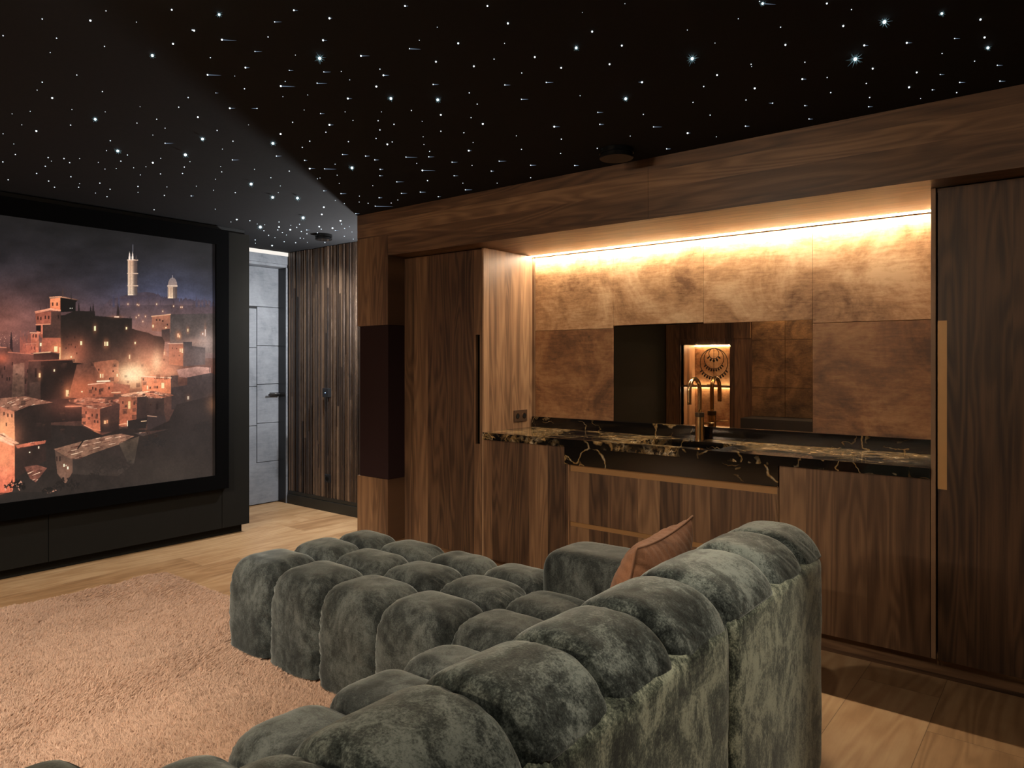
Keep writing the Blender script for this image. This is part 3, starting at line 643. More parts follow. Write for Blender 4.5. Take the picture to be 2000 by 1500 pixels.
ca.data.foreach_set('color', np.concatenate([colr.reshape(-1, 3), np.ones((nc*nz, 1))], 1).astype(np.float32).ravel())
box('screen_backing', SCR_X+.001, Xp-.002, SY0, SY1, SZ0, SZ1, M['frame_black'], scn, 0)

# ================================================================== CABINET WALL
CY = 3.60            # plane of the doors
BKY = 4.144          # face of the leather back panels
NXL, NXR = -3.107, -.508
# --- wooden pier with speaker
pr = empty('wooden_pier', (-4.04, 3.8, .1), 'walnut pier with vertical boards at the corner of the cabinet wall, around the black speaker', 'pier')
for z0_, z1_ in ((1.670, 2.317), (.108, .559)): box('pier_panel', -4.213, -3.876, 3.44, SLAT_Y-.03, z0_, z1_, M['wood_v'], pr, .0015)
box('pier_core', -4.178, -3.876, 3.80, SLAT_Y-.03, .56, 1.669, M['black_satin'], pr, 0)
box('pier_plinth', -4.155, -3.876, 3.50, SLAT_Y-.03, 0, .1075, M['wood_h'], pr, .001)
sp = box('wall_speaker', -4.185, -3.874, 3.442, 3.79, .5605, 1.668, M['speaker'], bev=.002)
tag(sp, 'tall dark maroon fabric covered speaker box set into the walnut pier', 'speaker')
# --- bulkhead in two boards
bL = empty('bulkhead', (-3.0, 3.8, 2.168), 'left board of the walnut bulkhead above the cabinets, from the pier to the joint', 'bulkhead', 'walnut bulkhead boards')
boxes('bulkhead_face', [(-4.213, -1.8048, 3.44, 3.462, 2.3185, CEIL-.001), (-3.8748, -1.8048, 3.44, 3.462, 2.168, 2.3185)], M['wood_h'], bL, 0)
box('bulkhead_underside', -3.8748, -1.8048, 3.4622, SLAT_Y+.015, 2.168, 2.186, M['wood_under'], bL, 0)
bR = empty('bulkhead', (-.3, 3.8, 2.168), 'right board of the walnut bulkhead above the cabinets, right of the joint', 'bulkhead', 'walnut bulkhead boards')
boxes('bulkhead_face', [(-1.8032, RIGHT_X-.002, 3.44, 3.462, 2.168, CEIL-.001)], M['wood_h2'] if 'wood_h2' in M else M['wood_h'], bR, 0)
box('bulkhead_underside', -1.8048, RIGHT_X-.002, 3.4622, SLAT_Y+.015, 2.168, 2.186, M['wood_under'], bR, 0)
# --- plinth
tag(box('cabinet_plinth', -3.8755, RIGHT_X-.002, 3.652, 3.68, 0, .094, M['wood_h'], bev=.001), 'dark walnut plinth running along the floor under the cabinets', 'plinth')

def channel_v(name, x0, x1, z0, z1, parent, mat):
    return boxes(name, [(x0, x1, CY+.017, CY+.021, z0, z1)], mat, parent, 0)
DZ0, DZ1 = .098, 2.160
# --- tall cabinet left
tl = empty('tall_cabinet', (-3.49, 3.87, .098), 'tall walnut cabinet with a dark recessed grip, left of the lit niche', 'cabinet')
hx0, hx1, hz0, hz1 = -3.176, -3.140, .853, 1.587
dl_ = boxes('door', [(-3.872, hx0, CY, CY+.02, DZ0, DZ1), (hx0, -3.1255, CY, CY+.02, DZ0, hz0), (hx0, -3.1255, CY, CY+.02, hz1, DZ1), (hx1, -3.1255, CY, CY+.02, hz0, hz1)], M['wood_v'], tl, 0)
boxes('recessed_grip', [(hx0-.006, hx1+.004, CY+.036, CY+.04, hz0, hz1)], M['brass_dark'], dl_, 0)
boxes('cabinet_body', [(-3.872, -3.856, CY+.021, SLAT_Y, DZ0, DZ1+.006), (-3.856, -3.1235, CY+.021, SLAT_Y, DZ0, DZ0+.018), (-3.856, -3.1235, CY+.021, SLAT_Y, 2.148, 2.166), (-3.856, -3.1235, SLAT_Y-.01, SLAT_Y, DZ0+.018, 2.148)], M['wood_side_lit'], tl, 0)
box('side_panel', -3.1225, NXL, CY, SLAT_Y, DZ0, 2.1675, M['wood_side_lit'], tl, .0008)
# --- tall cabinet right
tr = empty('tall_cabinet', (-.2, 3.87, .098), 'tall walnut cabinet with a light bronze vertical grip, right of the lit niche', 'cabinet')
gx0, gx1 = -.481, -.447
dr_ = boxes('door', [(gx1, .12, CY, CY+.02, DZ0, 2.160), (gx0, gx1, CY, CY+.02, DZ0, .846), (gx0, gx1, CY, CY+.02, 1.583, 2.160)], M['wood_v'], tr, 0)
boxes('recessed_grip', [(gx0-.001, gx1+.002, CY+.001, CY+.005, .846, 1.583)], plain('light_bronze', srgb(196, 150, 94), .45, .15), dr_, 0)
boxes('cabinet_body', [(.104, .122, CY+.021, SLAT_Y, DZ0, 2.166), (-.4885, .104, CY+.021, SLAT_Y, DZ0, DZ0+.018), (-.4885, .104, CY+.021, SLAT_Y, 2.148, 2.166), (-.4885, .104, SLAT_Y-.01, SLAT_Y, DZ0+.018, 2.148)], M['wood_side_lit'], tr, 0)
box('side_panel', NXR, -.4895, CY, SLAT_Y, DZ0, 2.1675, M['wood_side_lit'], tr, .0008)
tr2 = empty('tall_cabinet', (.6, 3.87, .098), 'plain tall walnut cabinet at the right end against the side wall', 'cabinet')
boxes('door', [(.124, 1.24, CY, CY+.02, DZ0, 2.160)], M['wood_v'], tr2, 0)
boxes('cabinet_body', [(.124, 1.24, CY+.021, SLAT_Y, DZ0, 2.166)], M['wood_side_lit'], tr2, 0)
# --- base units
def base_cab(x0, x1, label, wood_):
    c = empty('base_cabinet', ((x0+x1)/2, 3.87, .098), label, 'cabinet', 'base cabinets under the worktop')
    box('door', x0+.0015, x1-.0015, CY, CY+.02, DZ0, .8865, wood_, c, .0008)
    boxes('cabinet_body', [(x0+.001, x0+.017, CY+.021, SLAT_Y, DZ0, .887), (x1-.017, x1-.001, CY+.021, SLAT_Y, DZ0, .887), (x0+.017, x1-.017, CY+.021, SLAT_Y, DZ0, DZ0+.016)], M['wood_side_lit'], c, 0)
    return c
base_cab(NXL+.001, -2.447, 'walnut base cabinet with one plain door, left of the wide drawers', M['wood_v'])
base_cab(-1.166, NXR-.001, 'walnut base cabinet with one plain door, between the wide drawers and the tall right cabinet', M['wood_v'])
dc = empty('drawer_cabinet', (-1.8, 3.87, .098), 'wide walnut cabinet with two drawers and bronze grip channels under the sink', 'cabinet')
box('side_panel', -2.4455, -2.418, CY, SLAT_Y, DZ0, .7815, M['wood_v'], dc, .0006)
box('side_panel', -1.1745, -1.1675, CY, SLAT_Y, DZ0, .7815, M['wood_v'], dc, .0006)
box('drawer', -2.4165, -1.1755, CY, CY+.02, .436, .741, M['wood_v'], dc, .0008)
box('drawer', -2.4165, -1.1755, CY, CY+.02, DZ0, .408, M['wood_v'], dc, .0008)
for z0, z1 in ((.741, .782), (.408, .436)):
    boxes('grip_channel', [(-2.4165, -1.1755, CY+.006, CY+.010, z0, z1-.001)], M['bronze'], dc, 0)
box('cabinet_back', -2.417, -1.1755, SLAT_Y-.02, SLAT_Y, DZ0, .78, M['wood_side_lit'], dc, 0)
# --- worktop with sink opening and splash upstand
wt = empty('worktop', (-1.8, 3.86, .888), 'black marble worktop with gold veins, upstand and deep front apron', 'worktop')
WF = 3.585; sx0, sx1, sy0, sy1 = -2.025, -1.515, 3.665, 3.955
bm = bmesh.new()
T0, T1 = .888, .935
xs = [NXL+.001, sx0, sx1, NXR-.001]; ys = [WF, sy0, sy1, BKY]
def grid_slab(bm, xs, ys, z0, z1, hole):
    vt = {}; vb = {}
    for i, x in enumerate(xs):
        for j, y in enumerate(ys): vt[i, j] = bm.verts.new((x, y, z1)); vb[i, j] = bm.verts.new((x, y, z0))
    nx, ny = len(xs)-1, len(ys)-1; cell = lambda i, j: 0 <= i < nx and 0 <= j < ny and (i, j) != hole
    for i in range(nx):
        for j in range(ny):
            if not cell(i, j): continue
            bm.faces.new((vt[i, j], vt[i+1, j], vt[i+1, j+1], vt[i, j+1])); bm.faces.new((vb[i, j+1], vb[i+1, j+1], vb[i+1, j], vb[i, j]))
            for (di, dj, a, b) in ((0, -1, (i, j), (i+1, j)), (1, 0, (i+1, j), (i+1, j+1)), (0, 1, (i+1, j+1), (i, j+1)), (-1, 0, (i, j+1), (i, j))):
                if not cell(i+di, j+dj): bm.faces.new((vb[a], vb[b], vt[b], vt[a]))
grid_slab(bm, xs, ys, T0, T1, (1, 1))
sharp = [e for e in bm.edges if len(e.link_faces) == 2 and e.calc_face_angle(0) > 1]
bmesh.ops.bevel(bm, geom=sharp, offset=.0015, segments=2, affect='EDGES')
from_bm('slab', bm, M['marble_top'], wt)
box('apron', -2.446, -1.1668, WF, WF+.014, .7825, T0+.0005, M['marble'], wt, .0008)
box('upstand', NXL+.012, NXR-.001, BKY-.024, BKY-.001, T1, 1.010, M['marble'], wt, .0012)
sk = empty('sink', ((sx0+sx1)/2, (sy0+sy1)/2, .72), 'dark undermount sink basin set in the marble worktop', 'sink')
bm = bmesh.new(); b = .72
for (x0, x1, y0, y1, z0, z1) in ((sx0-.004, sx1+.004, sy0-.004, sy1+.004, b, b+.003), (sx0-.006, sx0-.003, sy0-.004, sy1+.004, b, T0-.0005), (sx1+.003, sx1+.006, sy0-.004, sy1+.004, b, T0-.0005), (sx0-.004, sx1+.004, sy0-.006, sy0-.003, b, T0-.0005), (sx0-.004, sx1+.004, sy1+.003, sy1+.006, b, T0-.0005)):
    add_box(bm, x0, x1, y0, y1, z0, z1, 0)
from_bm('basin', bm, plain('gunmetal', (.03, .026, .022, 1), .3, .9), sk)
bm = bmesh.new(); add_cyl(bm, (-1.77, 3.8, b+.006), .04, .006, 'Z', 32, .001); from_bm('drain', bm, M['brass_dark'], sk)
# --- faucet
fx_c, fy_c = -1.783, 4.055
fa = empty('faucet', (fx_c, fy_c, T1), 'aged brass swan neck faucet with a knurled dark collar behind the sink', 'faucet')
bm = bmesh.new(); add_cyl(bm, (fx_c, fy_c, T1+.069), .0255, .136, 'Z', 40, .0015); add_cyl(bm, (fx_c, fy_c, T1+.003), .028, .005, 'Z', 40, .001); fab = from_bm('body', bm, M['brass'], fa, False)
bm = bmesh.new(); add_cyl(bm, (fx_c, fy_c, T1+.151), .026, .026, 'Z', 40, .0015)
for k in range(40):
    a = 2*math.pi*k/40; add_box(bm, fx_c+.0258*math.cos(a)-.0007, fx_c+.0258*math.cos(a)+.0007, fy_c+.0258*math.sin(a)-.0007, fy_c+.0258*math.sin(a)+.0007, T1+.140, T1+.162, 0)
from_bm('collar', bm, M['brass_dark'], fab)
bm = bmesh.new(); dirv = Vector((-.04, -1, 0)).normalized(); R_ = .067; base_ = Vector((fx_c, fy_c, 0)); pts = []
zt = T1+.30
for z in np.linspace(T1+.16, zt, 6): pts.append(base_+Vector((0, 0, z)))
for a in np.linspace(0, math.pi, 22)[1:]: pts.append(base_+dirv*(R_-R_*math.cos(a))+Vector((0, 0, zt+R_*math.sin(a))))
for k in range(1, 6): pts.append(base_+dirv*2*R_+Vector((0, 0, zt-.0165*k)))
add_tube(bm, pts, .0125, 24); from_bm('spout', bm, M['brass'], fa)
bm = bmesh.new(); add_cyl(bm, (fx_c, fy_c, T1+.10), .010, .05, 'X', 20); add_tube(bm, [(fx_c+.022, fy_c, T1+.103), (fx_c+.055, fy_c-.008, T1+.105), (fx_c+.10, fy_c-.02, T1+.107)], .0035, 12)
from_bm('lever', bm, M['brass'], fab)
# --- leather back panels
LY = BKY
def lea(x0, x1, z0, z1, label, mt='leather'):
    return tag(box('leather_wall_tile', x0+.0008, x1-.0008, LY, LY+.02, z0+.0008, z1-.0008, M[mt], bev=.002), label, 'wall tile', 'tan leather tiles behind the worktop')
lea(-3.083, -2.432, 1.628, 2.166, 'tan leather wall tile, upper row, next to the brightly lit walnut side panel')
lea(-2.432, -1.798, 1.645, 2.166, 'tan leather wall tile, upper row, over the left half of the mirror')
lea(-1.798, -1.158, 1.638, 2.166, 'tan leather wall tile, upper row, over the right half of the mirror')
lea(-1.158, -.51, 1.618, 2.166, 'tan leather wall tile, upper row, right end, palest one')
lea(-3.083, -2.432, .937, 1.628, 'darker tan leather wall tile, lower row, left of the mirror', 'leather_low')
lea(-1.158, -.51, .937, 1.618, 'darker tan leather wall tile, lower row, right of the mirror', 'leather_low')
tag(box('wall_mirror', -2.4315, -1.1585, LY+.002, LY+.012, 1.005, 1.640, M['mirror'], bev=.0008), 'smoked mirror panel behind the brass faucet between the leather tiles', 'mirror')
tag(box('niche_edge_strip', NXL+.001, -3.084, LY-.004, LY+.02, .937, 2.166, M['wood_side_lit'], bev=.0005), 'narrow walnut edge strip in the left back corner of the lit niche', 'trim')
# --- LED profile
ld = empty('led_strip', (-1.8, 4.13, 2.155), 'glowing warm light strip under the bulkhead above the leather tiles', 'light strip')
box('profile', NXL+.002, NXR-.001, BKY-.0125, BKY-.001, 2.161, 2.1675, plain('led_profile', srgb(120, 96, 70), .5, .3), ld, 0)
box('diffuser', NXL+.002, NXR-.001, BKY-.030, BKY-.014, 2.1673, 2.1679, emis('niche_led_glow', (1, .82, .60, 1), NICHE_LED), ld, 0)
# --- outlet on the niche side
ot = empty('double_outlet', (NXL+.005, 3.996, 1.02), 'bronze double power outlet on the brightly lit walnut side panel of the niche', 'outlet')
otp = box('outlet_plate', NXL+.0005, NXL+.009, 3.922, 4.070, .981, 1.062, M['outlet'], ot, .0015)
for yk in (3.958, 4.034):
    bm = bmesh.new(); add_cyl(bm, (NXL+.0095, yk, 1.022), .0215, .003, 'X', 28); from_bm('outlet_ring', bm, M['brass'], otp)
    bm = bmesh.new(); add_cyl(bm, (NXL+.0112, yk, 1.022), .0185, .002, 'X', 28); from_bm('outlet_hole', bm, M['black'], otp)

# ================================================================== BACK WALL (seen in the mirror)
nb = BACK_Y-.53
nc_ = empty('niche_cabinet', (-4.7, -2.9, NZ0), 'lit walnut niche in the back wall, seen in the mirror', 'niche')
boxes('niche_body', [(NX0-.02, NX0, nb, BACK_Y-.001, NZ0-.02, NZ1+.02), (NX1, NX1+.02, nb, BACK_Y-.001, NZ0-.02, NZ1+.02), (NX0, NX1, nb, BACK_Y-.001, NZ0-.02, NZ0), (NX0, NX1, nb, BACK_Y-.001, NZ1, NZ1+.02)], M['wood_side_lit'], nc_, 0)
box('niche_back', NX0, NX1, nb-.02, nb, NZ0, NZ1, M['leather'], nc_, 0)
box('niche_shelf', NX0, NX1, nb+.03, BACK_Y-.01, 1.0, 1.028, M['wood_under'], nc_, 0)
em_ = emis('niche_cove_glow', (1, .82, .60, 1), 190)
box('light_strip', NX0+.01, NX1-.01, nb+.005, nb+.02, NZ1-.012, NZ1-.004, em_, nc_, 0); box('light_strip', NX0+.01, NX1-.01, nb+.005, nb+.02, .985, .996, em_, nc_, 0)
tag(box('back_wall_cladding', -5.36, -5.115, BACK_Y, BACK_Y+.02, 0, 2.3, M['wood_v'], bev=0), 'walnut board beside the lit niche on the back wall', 'cladding')
tag(boxes('back_wall_header', [(-5.11, -3.95, BACK_Y, BACK_Y+.03, 1.78, CEIL-.002)], M['wood_v'], bev=0), 'dark walnut header above the lit niche on the back wall', 'cladding')
LX = [-3.935, -3.432, -2.93, -2.43, -1.93, -1.43]; LZ = [.58, 1.02, 1.742, 2.3]
for i in range(5):
    for j in range(3):
        o = box('leather_wall_tile', LX[i]+.003, LX[i+1]-.003, BACK_Y+.001, BACK_Y+.02, LZ[j]+.003, LZ[j+1]-.003, M['leather_dark'], bev=.001)
        tag(o, '%s row brown leather tile on the back wall, %s from the lit niche' % (('lower', 'middle', 'upper')[j], ('first', 'second', 'third', 'fourth', 'fifth')[i]), 'wall tile', 'brown leather tiles on the back wall')
tag(box('black_sideboard', -3.93, -1.43, BACK_Y+.001, BACK_Y+.5, 0, .575, M['black_satin'], bev=.003), 'long low black sideboard against the leather tiled back wall', 'sideboard')
st2 = box('back_wall_light_strip', -3.93, -1.44, BACK_Y+.022, BACK_Y+.045, 2.315, 2.33, emis('back_led', (1, .82, .60, 1), 420), bev=0)
tag(st2, 'warm light strip above the leather tiles of the back wall', 'light strip')
# ring ornament with leaves standing on the shelf of the niche
ro = empty('ring_ornament', (-4.66, -2.86, 1.028), 'black metal ornament of three rings hung with leaf charms inside the lit niche', 'ornament')
oy = -2.86; mk = plain('dark_iron', (.012, .009, .007, 1), .5, .6)
zt_ = 1.632
def ring(cx, zc, r, th): 
    bm = bmesh.new(); add_tube(bm, [(cx+r*math.sin(a), oy, zc+r*math.cos(a)) for a in np.linspace(0, 2*math.pi, 49)], th, 8, False); return bm
RG = {}
for r in (.235, .168, .085):
    RG[r] = from_bm('ring', ring(-4.66, zt_-r, r, .006), mk, ro)
for r, n, sz, sp_ in ((.235, 12, .055, 1.05), (.168, 9, .05, .95), (.085, 5, .062, 1.1)):
    for k in range(n):
        a = math.pi+(k-(n-1)/2)*2*sp_/(n-1); px_, pz_ = -4.66+r*math.sin(a), zt_-r+r*math.cos(a)
        bm = bmesh.new(); rings_ = []
        q = [(-.0, 0), (.012, .3), (.017, .55), (.012, .8), (0, 1)]; ang = (a-math.pi)*.5
        vs = []
        for sgn in (1, -1):
            for (u, v) in (q if sgn == 1 else q[1:-1][::-1]):
                X_ = sgn*u*sz/.05; Z_ = -v*sz; vs.append((px_+X_*math.cos(ang)-Z_*math.sin(ang)*-1, pz_+Z_*math.cos(ang)))
        f_ = [bm.verts.new((x, oy-.002, z)) for x, z in vs]; g_ = [bm.verts.new((x, oy+.002, z)) for x, z in vs]
        bm.faces.new(f_); bm.faces.new(g_[::-1])
        for i in range(len(f_)): bm.faces.new((f_[i], g_[i], g_[(i+1) % len(g_)], f_[(i+1) % len(f_)]))
        from_bm('leaf_charm', bm, mk, RG[r])
bm = bmesh.new(); add_tube(bm, [(-4.66, oy, 1.04), (-4.66, oy, zt_)], .004, 8); add_box(bm, -4.76, -4.56, oy-.04, oy+.04, 1.0285, 1.042, .002); from_bm('stand', bm, mk, ro)

# ================================================================== SOFA
def smooth(a, b, x): t = np.clip((x-a)/(b-a), 0, 1); return t*t*(3-2*t)
def puff_surface(c, h, ex, nu, nv, nw, seed, over=1.06, wrinkle=.011, ripple=('x', 'y'), bulge=None):
    """one stuffed cell: a rounded super-ellipsoid with gathered fabric near its seams"""
    cx, cy, cz = c; hx, hy, hz = h
    verts = {}; V = []; Fq = []
    def vid(i, j, k):
        key = (i, j, k)
        if key not in verts: verts[key] = len(V); V.append((i/nu*2-1, j/nv*2-1, k/nw*2-1))
        return verts[key]
    for k in (0, nw):
        for i in range(nu):
            for j in range(nv):
                q = (vid(i, j, k), vid(i+1, j, k), vid(i+1, j+1, k), vid(i, j+1, k)); Fq.append(q if k else q[::-1])
    for j in (0, nv):
        for i in range(nu):
            for k in range(nw):
                q = (vid(i, j, k), vid(i+1, j, k), vid(i+1, j, k+1), vid(i, j, k+1)); Fq.append(q if not j else q[::-1])
    for i in (0, nu):
        for j in range(nv):
            for k in range(nw):
                q = (vid(i, j, k), vid(i, j+1, k), vid(i, j+1, k+1), vid(i, j, k+1)); Fq.append(q if i else q[::-1])
    P = np.array(V); P = np.tan(P*.62)/math.tan(.62)          # denser towards the middle of each face edge
    lo = np.full(len(P), .3); hi = np.full(len(P), 1.75)
    for _ in range(26):
        m = (lo+hi)/2; f = (np.abs(P*m[:, None])**np.array(ex)).sum(1)
        hi = np.where(f > 1, m, hi); lo = np.where(f > 1, lo, m)
    U = P*lo[:, None]
    n = np.abs(U)**(np.array(ex)-1)*np.sign(U)/np.array(h); n /= np.linalg.norm(n, axis=1)[:, None]+1e-9
    X = U*np.array([hx, hy, hz])*over
    # gathers: ripples running across each seam edge
    d = np.zeros(len(X)); o = seed*3.17
    e1 = smooth(.60, .93, np.abs(U[:, 0])); e2 = smooth(.60, .93, np.abs(U[:, 1])); e3 = 0
    e1 = e1*(1-n[:, 0]**2); e2 = e2*(1-n[:, 1]**2)
    def gat(a, b, ac, o_):
        q = fbm((a+b*.9)*38+o_+60, ac*7+o_+33, 25, 3); return (np.abs(q-.5)*-4.2+.55)*(.35+fbm((a+b)*6+o_+70, ac*3+20, 27, 2))
    if 'x' in ripple: d += e1*gat(X[:, 1], X[:, 2], X[:, 0], o)
    if 'y' in ripple: d += e2*gat(X[:, 0], X[:, 2], X[:, 1], o+40)
    if 'xx' in ripple: d += e1*(1-e1*.4)*(np.sin(X[:, 1]*250+X[:, 2]*235+3*fbm(X[:, 1]*20+o, X[:, 2]*20+9, 5, 2)*6))*fbm(X[:, 1]*9+o+50, X[:, 2]*9+40, 15, 2)
    if 'yy' in ripple: d += e2*(1-e2*.4)*(np.sin(X[:, 0]*250+X[:, 2]*235+3*fbm(X[:, 0]*20+o+20, X[:, 2]*20+9, 6, 2)*6))*fbm(X[:, 0]*9+o+50, X[:, 2]*9+40, 16, 2)
    low = fbm(X[:, 0]*7+o+100, X[:, 1]*7+X[:, 2]*5+o+100, 8, 3)-.5
    X = X+n*(d*wrinkle+low*.009)[:, None]
    X = X+np.array([cx, cy, cz])
    if bulge: X = bulge(X, U)
    return X, np.array(Fq)
def puff(name, parent, mat, x0, x1, y0, y1, z0, z1, ex=(4.2, 4.2, 3.6), res=(26, 26, 26), seed=1, **kw):
    V, Fq = puff_surface(((x0+x1)/2, (y0+y1)/2, (z0+z1)/2), ((x1-x0)/2, (y1-y0)/2, (z1-z0)/2), ex, *res, seed, **kw)
    return np_mesh(name, V, Fq, mat, parent)

sofa = empty('sectional_sofa', (-1.6, 1.5, 0), 'large grey-green velvet corner sofa of deep tufted cushions with a chaise', 'sofa')
VM = M['velvet']
bx = [-3.28, -2.93, -2.565, -2.205, -1.835, -1.475, -1.08]; by = [1.862, 2.20, 2.475, 2.73]
TOP = .437
def floorcut(X, U):
    X = X.copy(); X[:, 2] = np.maximum(X[:, 2], .022+.004*np.abs(U[:, 0])); return X
k = 0
for i in range(6):
    for j in range(3):
        x0, x1, y0, y1 = bx[i], bx[i+1], by[j], by[j+1]
        if i >= 4 and j == 0: y0 = 1.90
        z0 = -.13 if (j == 0 and i < 4) or j == 2 or i == 0 else -.05
        k += 1
        puff('seat_cushion', sofa, VM, x0, x1, y0, y1, z0, TOP-(.006 if j == 2 else 0), ex=(4.6, 4.0 if j == 1 else 3.8, 4.2), seed=k, res=(54, 48, 54), wrinkle=.017, bulge=floorcut)
by2 = [.60, 1.005, 1.335, 1.645, 1.90]
bx2 = [-1.83, -1.475, -1.08]
for i in range(2):
    for j in range(4):
        k += 1
        puff('seat_cushion', sofa, VM, bx2[i], bx2[i+1], by2[j], by2[j+1], -.10 if i == 0 else -.02, .395, ex=(4.0, 4.0, 4.0), seed=k, res=(50, 46, 44), bulge=floorcut)
# armrests
for y0, y1, x0 in ((2.47, 2.765, -1.83), (.315, .60, -1.70)):
    k += 1
    puff('armrest', sofa, VM, x0, -.74, y0, y1, .03, .605, ex=(9, 6.5, 7), seed=k, res=(46, 22, 28), over=1.0, wrinkle=.001)
# backrest: stuffed rolls over upright panels
SEAM = .735
rb = [.36, .64, .93, 1.19, 1.455, 1.75, 2.11, 2.375, 2.595]
def cut(X, U):
    X = X.copy(); z = X[:, 2]; lim = -.70-.0*z
    X[:, 0] = np.where((z < SEAM) & (X[:, 0] > lim), lim, X[:, 0]); return X
for j in range(8):
    k += 1; y0, y1 = rb[j], rb[j+1]; ov = 1.035
    puff('back_cushion', sofa, M['velvet_top'], -1.02, -.672, y0, y1, .43, .838, ex=(2.5, 8.5, 2.5), seed=k, res=(60, 54, 60), over=np.array([1.0, 1.07, 1.0]), wrinkle=.009, bulge=cut)
pb = [.345, .925, 1.757, 2.575]
for j in range(3):
    k += 1
    puff('back_panel', sofa, M['velvet_back'], -.82, -.676, pb[j]+.002, pb[j+1]-.002, .02, SEAM+.012, ex=(5, 14, 40), seed=k, res=(14, 40, 40), over=1.0, wrinkle=.001)
box('base_frame', -3.17, -1.75, 1.96, 2.63, .012, .30, M['black'], sofa, .01)
box('base_frame', -1.74, -.83, .40, 2.66, .012, .33, M['black'], sofa, .01)

# ================================================================== PILLOW
def pillow(name, c, W, Hh, T, normal, up, label, cat):
    n = 44; s, t = np.meshgrid(np.linspace(-1, 1, n+1), np.linspace(-1, 1, n+1))
    S = np.sign(s)*np.abs(s)**.85; Tt = np.sign(t)*np.abs(t)**.85
    th = ((1-np.abs(S)**2.4)*(1-np.abs(Tt)**2.4)).clip(0)**.62
    pin = 1-.10*(1-np.abs(Tt)**2)*np.abs(S); pin2 = 1-.10*(1-np.abs(S)**2)*np.abs(Tt)
    x = S*pin*W/2; y = Tt*pin2*Hh/2
    e = np.exp(-((1-np.maximum(np.abs(S), np.abs(Tt)))/.22)**1.3)
    wr = e*np.sin(np.where(np.abs(S) > np.abs(Tt), Tt, S)*34+fbm(S*3+9, Tt*3+9, 3, 2)*9)*.009*(th**.5)
    fold = (fbm(S*2.2+30, Tt*2.2+30, 12, 3)-.5)*.03*th
    nv = Vector(normal).normalized(); uv = (Vector(up)-nv*Vector(up).dot(nv)).normalized(); rv = uv.cross(nv)
    N = np.array(nv); Uv = np.array(uv); R = np.array(rv); C0 = np.array(c)
    def side(sg): return C0+x[..., None]*R+y[..., None]*Uv+((sg*(th*T/2+wr)+fold)[..., None])*N
    A, B = side(1).reshape(-1, 3), side(-1).reshape(-1, 3); m = (n+1)**2
    idx = np.arange(m).reshape(n+1, n+1); q = np.stack([idx[:-1, :-1].ravel(), idx[:-1, 1:].ravel(), idx[1:, 1:].ravel(), idx[1:, :-1].ravel()], 1)
    e_ = empty(name, tuple(C0-Uv*Hh/2), label, cat)
    pc_ = np_mesh('pillow_cover', np.concatenate([A, B]), np.concatenate([q, q[:, ::-1]+m]), M['pillow'], e_)
    path = [A[idx[0, i]] for i in range(n)]+[A[idx[i, n]] for i in range(n)]+[A[idx[n, n-i]] for i in range(n)]+[A[idx[n-i, 0]] for i in range(n+1)]
    bm = bmesh.new(); add_tube(bm, [Vector(p) for p in path], .0045, 8, False); from_bm('piping', bm, M['piping'], pc_)
    return e_
pillow('throw_pillow', (-1.175, 2.25, .60), .50, .46, .22, (-1, -.08, .30), (.3, 0, 1), 'tan velvet throw pillow with piping leaning on the sofa backrest', 'pillow')

# ================================================================== RUG
rx0, rx1, ry0, ry1 = -4.70, -1.35, -.62, 2.245
rug = empty('shag_rug', ((rx0+rx1)/2, (ry0+ry1)/2, 0), 'fluffy pinkish beige long-pile rug on the oak floor in front of the sofa', 'rug')
def m_rug():
    t = NT('rug_pile'); a = t.noise(t.pos(), 3.2, 5, .6, 1.2); b = t.noise(t.pos(), 60, 3, .6)
    f = t.math('ADD', t.math('MULTIPLY', a, .75), t.math('MULTIPLY', b, .25)); f = t.math('MULTIPLY_ADD', t.math('SUBTRACT', f, .5), 2.6, .6, clamp=True)
    t.base(t.ramp(f, [(.0, srgb(170, 142, 122)), (.36, srgb(232, 222, 214)), (.9, srgb(246, 240, 236))]), .9, 0, .1)
    t.b.inputs['Sheen Weight'].default_value = .3
    g = t.new('ShaderNodeNewGeometry'); vm = t.new('ShaderNodeVectorMath', operation='SCALE'); t.l.new(g.outputs['Normal'], vm.inputs[0]); vm.inputs['Scale'].default_value = .42
    va = t.new('ShaderNodeVectorMath', operation='ADD'); t.l.new(vm.outputs[0], va.inputs[0]); va.inputs[1].default_value = (0, 0, .8)
    vn = t.new('ShaderNodeVectorMath', operation='NORMALIZE'); t.l.new(va.outputs[0], vn.inputs[0])
    tr = t.new('ShaderNodeBsdfTranslucent'); t.set(tr.inputs['Color'], t.b.inputs['Base Color'].links[0].from_socket)
    mx = t.new('ShaderNodeMixShader'); mx.inputs[0].default_value = .5; t.l.new(t.b.outputs[0], mx.inputs[1]); t.l.new(tr.outputs[0], mx.inputs[2]); t.l.new(mx.outputs[0], t.out.inputs['Surface']); return t.m
rm = m_rug()
def rug_h(X, Y):
    a = fbm(X*2.3+50, Y*3.4+50, 81, 4)-.5; r = np.abs(fbm(X*3.1+80, Y*5.2+20, 91, 3)-.5)
    edge = np.minimum.reduce([X-rx0, rx1-X, Y-ry0, ry1-Y]); s = smooth(0, .05, edge)
    h = (.024+a*.075+np.clip(.06-r, 0, .06)*-.16)*s+.008
    return np.where(((X > -3.30) & (Y > 1.84)) | (X > -1.87), .006, h)
gx, gy = np.meshgrid(np.linspace(rx0, rx1, 300), np.linspace(ry0, ry1, 260))
Z = rug_h(gx, gy)
idx = np.arange(gx.size).reshape(gx.shape); q = np.stack([idx[:-1, :-1].ravel(), idx[:-1, 1:].ravel(), idx[1:, 1:].ravel(), idx[1:, :-1].ravel()], 1)
